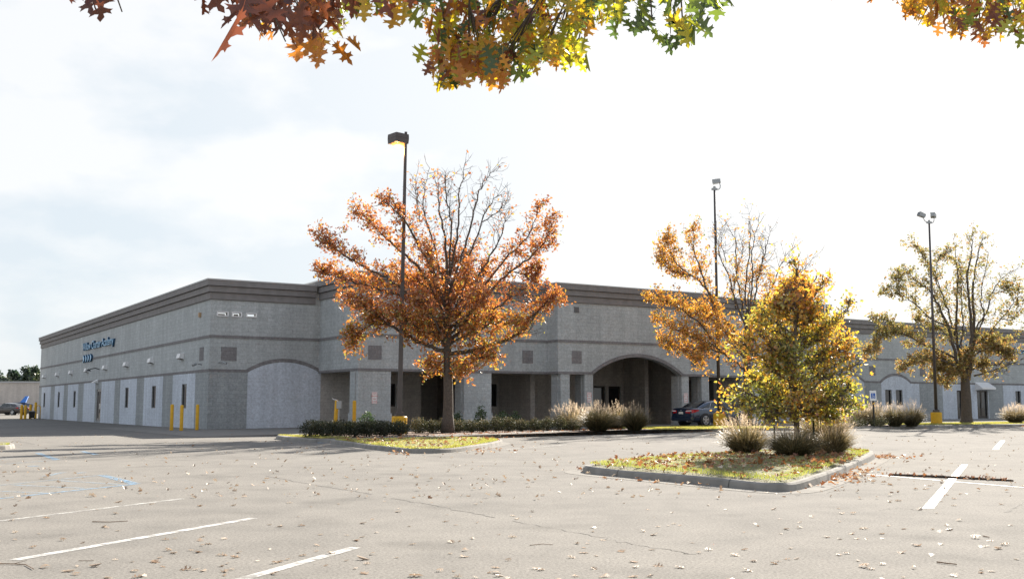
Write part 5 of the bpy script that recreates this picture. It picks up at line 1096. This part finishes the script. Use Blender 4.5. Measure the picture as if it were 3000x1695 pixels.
# ------------------------------------------------------------------ shrubs and ornamental grasses
def shrub(loc, w_, h_, n, label, group, m='leaf_shrub', name='boxwood_shrub', tm=.45, lsz=.040):
    e = empty(name, tuple(loc), rng.uniform(0, 6.28), label, 'shrub', group)
    s = MB()
    for k in range(5):
        a = 2 * math.pi * k / 5; s.tube([(0, 0, -.03), (.3 * w_ * math.cos(a) * .5, .3 * w_ * math.sin(a) * .5, h_ * .45), (.4 * w_ * math.cos(a) * .7, .4 * w_ * math.sin(a) * .7, h_ * .8)], [.015, .01, .004], 5)
    s.build('stems', M['bark'], e)
    q = rng.normal(size=(n, 3)); q /= np.linalg.norm(q, axis=1)[:, None]; r_ = rng.random((n, 1)) ** .28
    bump = 1 + .16 * np.sin(q[:, :1] * 5 + rng.uniform(0, 6)) * np.cos(q[:, 2:] * 4) + .12 * rng.normal(size=(n, 1))
    Pq = q * r_ * bump * np.array([w_ * .5, w_ * .5, h_ * .52]) + np.array([0, 0, h_ * .50]); Pq[:, 2] = np.maximum(Pq[:, 2], .02)
    tn = tm + .22 * rng.normal(size=n) + .35 * np.clip(q[:, 2], 0, 1) * (rng.random(n) < .5)
    leaves('foliage', Pq, lsz * (.6 + .8 * rng.random(n)), np.clip(tn, 0, 1), M[m], e, LT2, LF2)
    return e
Lrow = [(905 + 44 * k, 1281 - .75 * k) for k in range(7)]
for k, (u, v) in enumerate(Lrow):
    p = gr(u, v, .12); p = p + np.array([0, .28, 0]); p[2] = .1
    o = shrub(p, .82 * (.9 + .2 * rng.random()), .58 * (.9 + .2 * rng.random()), 2300, 'dark clipped boxwood in the front left row, number %d' % (k + 1), 'dark shrubs of the left hedge row', tm=.12)
    o['label'] = ['dark rounded shrub at the left end of the hedge, beside the pale kerb', 'dark shrub second from the left end of the hedge', 'dark shrub below the leaning yellow bollard', 'dark shrub below the upright yellow bollard', 'dark shrub in front of the leafy dark bush', 'dark shrub just left of the yellow lamp base', 'dark shrub directly in front of the yellow lamp base'][k]
for k in range(6):
    u = 935 + 46 * k; p = gr(u, 1272, .12); p = p + np.array([0, .2, 0]); p[2] = .1
    o = shrub(p, .82, .54, 1500, ['dark shrub in the second row, at the left end of the hedge'][0], 'dark shrubs of the left hedge back row', tm=.12)
    o['label'] = ['back row shrub at the left end of the hedge, mostly hidden', 'back row shrub in front of the leaning bollard foot', 'back row shrub in front of the upright bollard foot', 'back row shrub next to the leafy dark bush', 'back row shrub left of the yellow lamp base', 'back row shrub touching the yellow lamp base'][k]
rl = ['shrub right of the yellow lamp base, first of the frosted row', 'dark shrub left of the red tree trunk', 'shrub directly in front of the red tree trunk', 'shrub just right of the red tree trunk', 'pale topped shrub below the broad pillar', 'shrub below the glossy leafed bush', 'shrub right of the glossy leafed bush', 'shrub below the dark second arcade opening', 'shrub with grey green top, fourth from the pale grasses', 'shrub third from the pale grasses', 'shrub second from the pale grasses', 'shrub touching the pale grasses', 'low shrub half under the pale grasses']
for k in range(13):
    u = 1228 + 37.5 * k; p = gr(u, 1268.5 - .68 * k, .12); p[2] = .1
    shrub(p, .68 * (.9 + .22 * rng.random()), .60 * (.88 + .22 * rng.random()), 2000, rl[k], 'frosted shrubs of the right hedge row', tm=.42)
for k in range(9):
    u = 1250 + 42 * k; p = gr(u, 1262, .12); p = p + np.array([0, 1.2, 0]); p[2] = .1
    shrub(p, .62, .44, 700, ['back row shrub beside the red tree trunk on its left', 'back row shrub behind the red tree trunk', 'back row shrub just right of the red tree trunk', 'back row shrub below the broad second pillar', 'back row shrub left of the glossy leafed bush', 'back row shrub right of the glossy leafed bush', 'back row shrub below the second arcade opening', 'back row shrub near the third pillar', 'back row shrub behind the last hedge shrub'][k], 'frosted shrubs of the right hedge back row', tm=.3)
for u, v, D, w_, h_, lb in ((1075, 1262, 43.5, .75, .85, 'leafy dark bush standing above the left hedge'), (1408, 1255, 49.0, .55, 1.1, 'glossy leafed bush standing tallest above the right hedge'), (1470, 1255, 49.5, .7, .85, 'glossy leafed bush second from left above the right hedge'), (1508, 1255, 50, .6, .85, 'glossy leafed bush right above the right hedge'), (1340, 1256, 49, .5, .85, 'glossy leafed bush just right of the red tree trunk')):
    p = at(u, v, D); p[2] = .1; shrub(p, w_, h_, 420, lb, 'glossy leafed bushes in the hedge', 'leaf_glossy', 'leafy_bush', .5, .085)
for u, v, lb in ((2490, 1250, 'low dark shrub left of the accessible parking sign'), (2525, 1250, 'low dark shrub at the foot of the accessible parking sign'), (2590, 1250, 'low dark shrub right of the accessible parking sign')):
    p = gr(u, v, .13); shrub(p + np.array([0, .6, 0]), 1.0, .52, 1000, lb, 'low shrubs by the accessible parking sign', tm=.4)

def grass_clump(loc, w_, h_, nb, npl, label, group, lean=(0, 0), tb=.35, bw_=.011):
    e = empty('ornamental_grass', tuple(loc), 0, label, 'ornamental grass', group)
    a = rng.uniform(0, 6.28, nb); sp = rng.random(nb) ** .6; hh = h_ * (.40 + .68 * rng.random(nb)) * (1.05 - .35 * sp)
    base = np.stack([np.cos(a), np.sin(a), 0 * a], 1) * (.16 * w_ * rng.random((nb, 1)) ** .5)
    dr = np.stack([np.cos(a) * sp * w_ * .62 * (.7 + .5 * rng.random(nb)) + lean[0] * h_, np.sin(a) * sp * w_ * .55 + lean[1] * h_, 0 * a], 1)
    def bl(t): return base + dr * (t ** 1.35) + np.array([0, 0, 1]) * (hh * (1.25 * t - .28 * t ** 3 * (1 + sp)))[:, None]
    sid = np.stack([np.sin(a + rng.normal(size=nb)), np.cos(a + rng.normal(size=nb)), 0 * a], 1)
    V = []; ts = [0, .3, .58, .82, 1.0]; ws = [1, 1, .8, .55, .1]
    for t, wf in zip(ts, ws):
        c = bl(t); V += [c - sid * bw_ * wf / 2, c + sid * bw_ * wf / 2]
    V = np.stack(V, 1); k = 2 * len(ts); off = (np.arange(nb) * k)[:, None, None]
    f = np.array([[2 * i, 2 * i + 1, 2 * i + 3, 2 * i + 2] for i in range(len(ts) - 1)])
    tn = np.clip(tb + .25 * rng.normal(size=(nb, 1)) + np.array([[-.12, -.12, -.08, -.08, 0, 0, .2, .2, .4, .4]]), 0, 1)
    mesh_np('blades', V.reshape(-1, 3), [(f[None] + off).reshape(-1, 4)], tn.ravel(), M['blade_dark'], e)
    if npl:
        a = rng.uniform(0, 6.28, npl); sp = rng.random(npl) ** .7; hh = h_ * (.92 + .3 * rng.random(npl)) * (1.06 - .3 * sp)
        tip = np.stack([np.cos(a) * sp * w_ * .52 + lean[0] * h_ * 1.3, np.sin(a) * sp * w_ * .52 + lean[1] * h_ * 1.3, hh], 1)
        d = np.stack([np.cos(a) * sp * .5 + lean[0], np.sin(a) * sp * .5 + lean[1], .8 + 0 * a], 1); d /= np.linalg.norm(d, axis=1)[:, None]
        ln = .22 * (.7 + .6 * rng.random(npl)); PVv = []; tt = []
        nh = 34
        for i in range(npl):
            t = rng.random(nh); p0 = tip[i] - d[i] * ln[i] * t[:, None]; hd_ = rng.normal(size=(nh, 3)) * .7 + d[i] * .9; hd_ /= np.linalg.norm(hd_, axis=1)[:, None]
            p1_ = p0 + hd_ * (.042 * (1 - .3 * t))[:, None]; sd_ = np.cross(hd_, rng.normal(size=(nh, 3))); sd_ /= np.linalg.norm(sd_, axis=1)[:, None]
            PVv.append(np.stack([p0 - sd_ * .003, p0 + sd_ * .003, p1_ + sd_ * .001], 1)); tt.append(np.full(nh * 3, rng.random()))
            st0 = np.array([0, 0, .1]) + tip[i] * np.array([.3, .3, 0]); 
        V = np.concatenate(PVv).reshape(-1, 3); f = np.arange(len(V)).reshape(-1, 3)
        mesh_np('plumes', V, [f], np.concatenate(tt), M['plume'], e)
    return e
GG = 'ornamental grass clumps of the island'
for u, v, w_, h_, nb, npl, lb, ln, tb in ((2196, 1331, 1.30, .84, 1900, 90, 'left dark grass clump on the near island, left of the stake', (-.1, 0), .36), (2338, 1342, 1.35, .68, 2300, 40, 'dark grass clump at the foot of the small tree trunk', (0, 0), .30), (2455, 1334, .9, .78, 1300, 60, 'right grass clump at the end of the near island, beside the kerb', (.12, 0), .42), (2420, 1322, 1.45, 1.28, 1500, 420, 'tall pale plumed grass clump behind the small tree, on the near island', (.05, 0), .6)):
    p = gr(u, v, .15); p[1] += .3; grass_clump(p, w_, h_, nb, npl, lb, GG, ln, tb)
GM = 'ornamental grass clumps in the long bed'
for u, v, D, w_, h_, nb, npl, lb, tb in ((1672, 1262, 50.5, 2.3, 1.15, 1800, 240, 'palest feathery grass clump at the right end of the hedge', .6), (1752, 1262, 47.6, 2.0, 1.15, 2600, 130, 'dark rounded grass clump between the pale clump and the right one', .2), (1858, 1261, 48.8, 1.6, 1.15, 2300, 55, 'grass clump nearest the parked blue car', .2), (1805, 1258, 51.0, 1.6, 1.15, 1500, 60, 'grass clump behind, between the two dark clumps', .35),
                                  (2520, 1252, 58.8, 2.0, 1.2, 1800, 130, 'pale grass clump behind the accessible parking sign', .5), (2570, 1252, 58.6, 1.7, 1.2, 1500, 90, 'brown grass clump just right of the accessible parking sign', .5), (2622, 1250, 57.8, 1.5, 1.2, 1900, 50, 'dark grass clump in the middle of the right bed', .22), (2672, 1249, 58.2, 1.6, 1.25, 1900, 80, 'grass clump left of the lamp post with two floodlights', .25), (2975, 1240, 68, 1.8, 1.15, 1700, 170, 'pale grass clump at the right edge', .5), (3020, 1240, 68, 1.6, 1.15, 1200, 100, 'grass clump cut by the right picture edge', .5)):
    p = at(u, v, D); p[2] = .12; grass_clump(p, w_, h_, nb, npl, lb, GM, (.0, 0), tb, .016)

# ------------------------------------------------------------------ turf and fallen leaves
def turf(poly, n, z, hgt=.06, tm=.5, wd=.008, zf=None):
    Q = scatter(poly, n); a = rng.uniform(0, 6.28, n); h_ = hgt * (.4 + .8 * rng.random(n)); zb = np.full(n, z) if zf is None else zf(Q)
    b = np.column_stack([Q, zb]); s_ = np.column_stack([np.cos(a), np.sin(a), 0 * a]) * wd; lean = np.column_stack([rng.normal(size=n) * .4, rng.normal(size=n) * .4, np.ones(n)]) * h_[:, None]
    V = np.stack([b - s_, b + s_, b + lean], 1).reshape(-1, 3)
    o = mesh_np('turf_grass', V, [np.arange(3 * n).reshape(-1, 3)], np.repeat(np.clip(tm + .3 * rng.normal(size=n), 0, 1), 3), M['turf']); o['kind'] = 'stuff'
    o['label'] = 'short green and yellow turf'; return o
def flat_rot(n, tilt=.35):
    a = rng.uniform(0, 6.28, n); tl = rng.normal(size=(n, 2)) * tilt
    z = np.column_stack([tl, np.ones(n)]); z /= np.linalg.norm(z, axis=1)[:, None]; x = np.column_stack([np.cos(a), np.sin(a), 0 * a]); x -= z * (x * z).sum(1)[:, None]; x /= np.linalg.norm(x, axis=1)[:, None]
    return np.stack([x, np.cross(z, x), z], 2)
def litter(name, Q, z, size, m='litter', tm=.5, tilt=.35, label=None):
    n = len(Q); Pq = np.column_stack([Q, np.full(n, z) + rng.random(n) * .02]) if np.ndim(z) == 0 else np.column_stack([Q, z])
    o = leaves(name, Pq, size * (.6 + .7 * rng.random(n)), np.clip(tm + .3 * rng.normal(size=n), 0, 1), M[m], None, LT * np.array([1, 1, 2.2]), LF, flat_rot(n, tilt)); o['kind'] = 'stuff'
    if label: o['label'] = label
    return o
def crownB(Q, poly, h=.10, c=.075):
    cx = np.mean(poly, 0); P_ = np.array(poly); mr = np.max(np.linalg.norm(P_ - cx, axis=1)); return np.full(len(Q), h + .02) + c * np.clip(1 - np.linalg.norm(Q - cx, axis=1) / mr, 0, 1)
turf(islB_in, 26000, .13, .05, .45, .006, lambda Q: crownB(Q, islB_in))
turf(islA_in, 34000, .12, .06, .28, .008, lambda Q: crownB(Q, islA_in, .085, .04))
turf(islC_in, 3000, .11, .05, .3, .01)
turf([v[:2] for v in gv], 22000, .14, .06, .05, .014); turf([v[:2] for v in gvB], 26000, .14, .06, .12, .02)
turf([(-9.0, 41.0), (-7.4, 37.8), (-6.6, 37.0), (-5.6, 37.6), (-7.2, 40)], 6000, .125, .05, .15, .008)
Q = scatter(islB_in, 1250); keep = (rng.random(len(Q)) < .35 + .65 * (np.abs(Q[:, 1] - 21.0) < 3.0)); Q = Q[keep]
litter('leaf_litter', Q, crownB(Q, islB_in) + .02 + .02 * rng.random(len(Q)), .115, tm=.40, tilt=.5, label='brown fallen leaves lying on the near grass island')
Q = scatter(islA_in, 360); litter('leaf_litter', Q, crownB(Q, islA_in, .085, .04) + .04, .12, tm=.45, tilt=.5, label='fallen leaves lying on the far grass island')
Q = scatter(bed_front[3:11] + [(14, 55.5), (4, 49.5), (-2, 42.5), (-5.5, 37.5)], 1700); Q = np.array([q for q in Q if inside(q, bed_in)])[:420]; litter('leaf_litter', Q, .14, .12, tm=.35, label='brown fallen leaves in the long planting bed')
# leaves drifted against the kerb on the aisle side
def drift(a, b, n, spread, z=.015, size=.10, tm=.4, name='leaf_drift', label='leaves drifted along the kerb'):
    a, b = np.array(a[:2]), np.array(b[:2]); t = rng.random(n)[:, None]; d = (b - a) / np.linalg.norm(b - a); nn = np.array([d[1], -d[0]])
    Q = a + (b - a) * t + nn * np.abs(rng.normal(size=(n, 1))) * spread + d * rng.normal(size=(n, 1)) * .05
    return litter(name, Q, z, size, tm=tm, label=label)
for i in range(5, 12):
    drift(bed_front[i], bed_front[i + 1], 48 if i < 9 else 30, .2, size=.11, tm=.42, label='brown leaves drifted against the long kerb')
for c, sx, sy, n in (((2440, 1400), 34, 10, 110), ((2360, 1424), 20, 4, 26), ((2510, 1382), 40, 14, 110), ((2590, 1338), 22, 3, 50), ((2640, 1341), 30, 2, 24), ((1180, 1328), 22, 3, 24), ((1420, 1321), 40, 4, 50), ((1900, 1402), 60, 3, 16), ((2060, 1418), 60, 4, 20), ((1720, 1376), 20, 5, 16)):
    Q = np.array([gr(c[0] + rng.normal() * sx, c[1] + rng.normal() * sy)[:2] for _ in range(n)]); litter('leaf_drift', Q, .012, .10, tm=.62, tilt=.5, label='pale dry leaves gathered on the paving beside a kerb')
# dry strip of debris on the right, with one orange leaf at its end
a, b = gr(2605, 1391)[:2], gr(2968, 1409)[:2]
e = empty('debris_line', (*a, 0), 0, 'long dark line of matted leaves and dirt across the white stall line', 'leaf debris')
n = 60; rr = [.009 + .024 * math.sin(math.pi * min(1, max(0, (i + 1) / (n + 1)))) ** .4 * (.7 + .6 * rng.random()) for i in range(n)]
s = MB(); s.tube([(*((b - a) * i / (n - 1) + rng.normal(size=2) * .015), .012) for i in range(n)], rr, 7); s.build('matted_dirt', M['dead'], e)
Q = np.array([(b - a) * rng.random() + rng.normal(size=2) * .05 for _ in range(90)]); o = leaves('leaves', np.column_stack([Q, .015 + .03 * rng.random(90)]), .06 * (.6 + .8 * rng.random(90)), np.clip(.25 + .25 * rng.normal(size=90), 0, 1), M['litter'], e)
# twigs on the paving
for pts, r_, lb in (([(270, 1529), (320, 1530), (374, 1527)], .008, 'straight brown twig lying on the pavement at the left'), ([(-20, 1652), (40, 1653), (75, 1655), (98, 1668)], .007, 'forked twig at the bottom left edge of the pavement'), ([(230, 1643), (275, 1643)], .004, 'thin pale stalk on the pavement between two stall lines'), ([(1552, 1598), (1590, 1594), (1620, 1596)], .005, 'thin pale twig in the middle of the foreground pavement'), ([(2745, 1648), (2775, 1652), (2803, 1655)], .010, 'thick dark stick at the lower right of the pavement'), ([(2880, 1571), (2898, 1575)], .009, 'short dark stick fragment at the right of the pavement')):
    r_ *= .62; P_ = [gr(*q) + np.array([0, 0, r_ + .004]) for q in pts]; o0 = P_[0].copy(); s = MB(); s.tube([q - o0 for q in P_], [r_ * (1 - .4 * i / len(P_)) for i in range(len(P_))], 6)
    if len(P_) > 3: s.tube([P_[1] - o0, P_[1] - o0 + np.array([.08, .05, .02])], [r_ * .6, r_ * .3], 5)
    o = s.build('twig', M['twig'], None); o.location = tuple(o0); tag(o, lb, 'twig')
# nearest fallen leaves, each on its own; the rest of the sprinkle as one
variants = []
for k in range(8):
    xy = np.concatenate([xyR, xyL]); c1, c2, c3 = rng.uniform(.6, 1.6), rng.uniform(-.3, .9), rng.uniform(-.4, .4)
    V = np.column_stack([xy[:, 0] * rng.uniform(.7, .95), xy[:, 1] - .5, c1 * xy[:, 0] ** 2 + c2 * (xy[:, 1] - .5) ** 2 + c3 * xy[:, 0] * (xy[:, 1] - .5) + .05 * np.sin(9 * xy[:, 0] + k)]); V[:, 2] -= V[:, 2].min()
    if k % 3 == 2: V[:, 2] = V[:, 2].max() - V[:, 2]
    o = mesh_np('fallen_leaf', V, [idxR, idxL], np.full(len(V), [.25, .5, .7, .85, 1.0, .6, .35, .8][k]), M['litter_pale']); variants.append(o)
LBL = 'dry curled oak leaf lying alone on the pale pavement'
cnt = 0
while cnt < 285:
    v = 1395 + 305 * rng.random() ** .8; u = rng.uniform(-20, 3020); p = gr(u, v)
    if inside(p[:2], islB): continue
    if cnt < 8: o = variants[cnt]
    else: o = variants[rng.integers(8)].copy(); COL.objects.link(o)
    sz = .048 + .07 * rng.random() ** 1.3; o.location = (p[0], p[1], .004); o.scale = (sz, sz, sz * rng.uniform(.25, .85)); o.rotation_euler = (rng.normal() * .15, rng.normal() * .15, rng.uniform(0, 6.28))
    tag(o, LBL, 'leaf', 'single fallen leaves on the pavement'); cnt += 1
Q = []
while len(Q) < 640:
    v = 1272 + 190 * rng.random() ** 1.15; u = rng.uniform(-20, 3020); p = gr(u, v)
    if inside(p[:2], islB) or inside(p[:2], islA) or inside(p[:2], bed): continue
    Q.append(p[:2])
litter('scattered_leaves', np.array(Q), .012, .08, 'litter_pale', .72, .5, 'small dry leaves scattered over the farther pavement')
print('objects', len(bpy.data.objects))
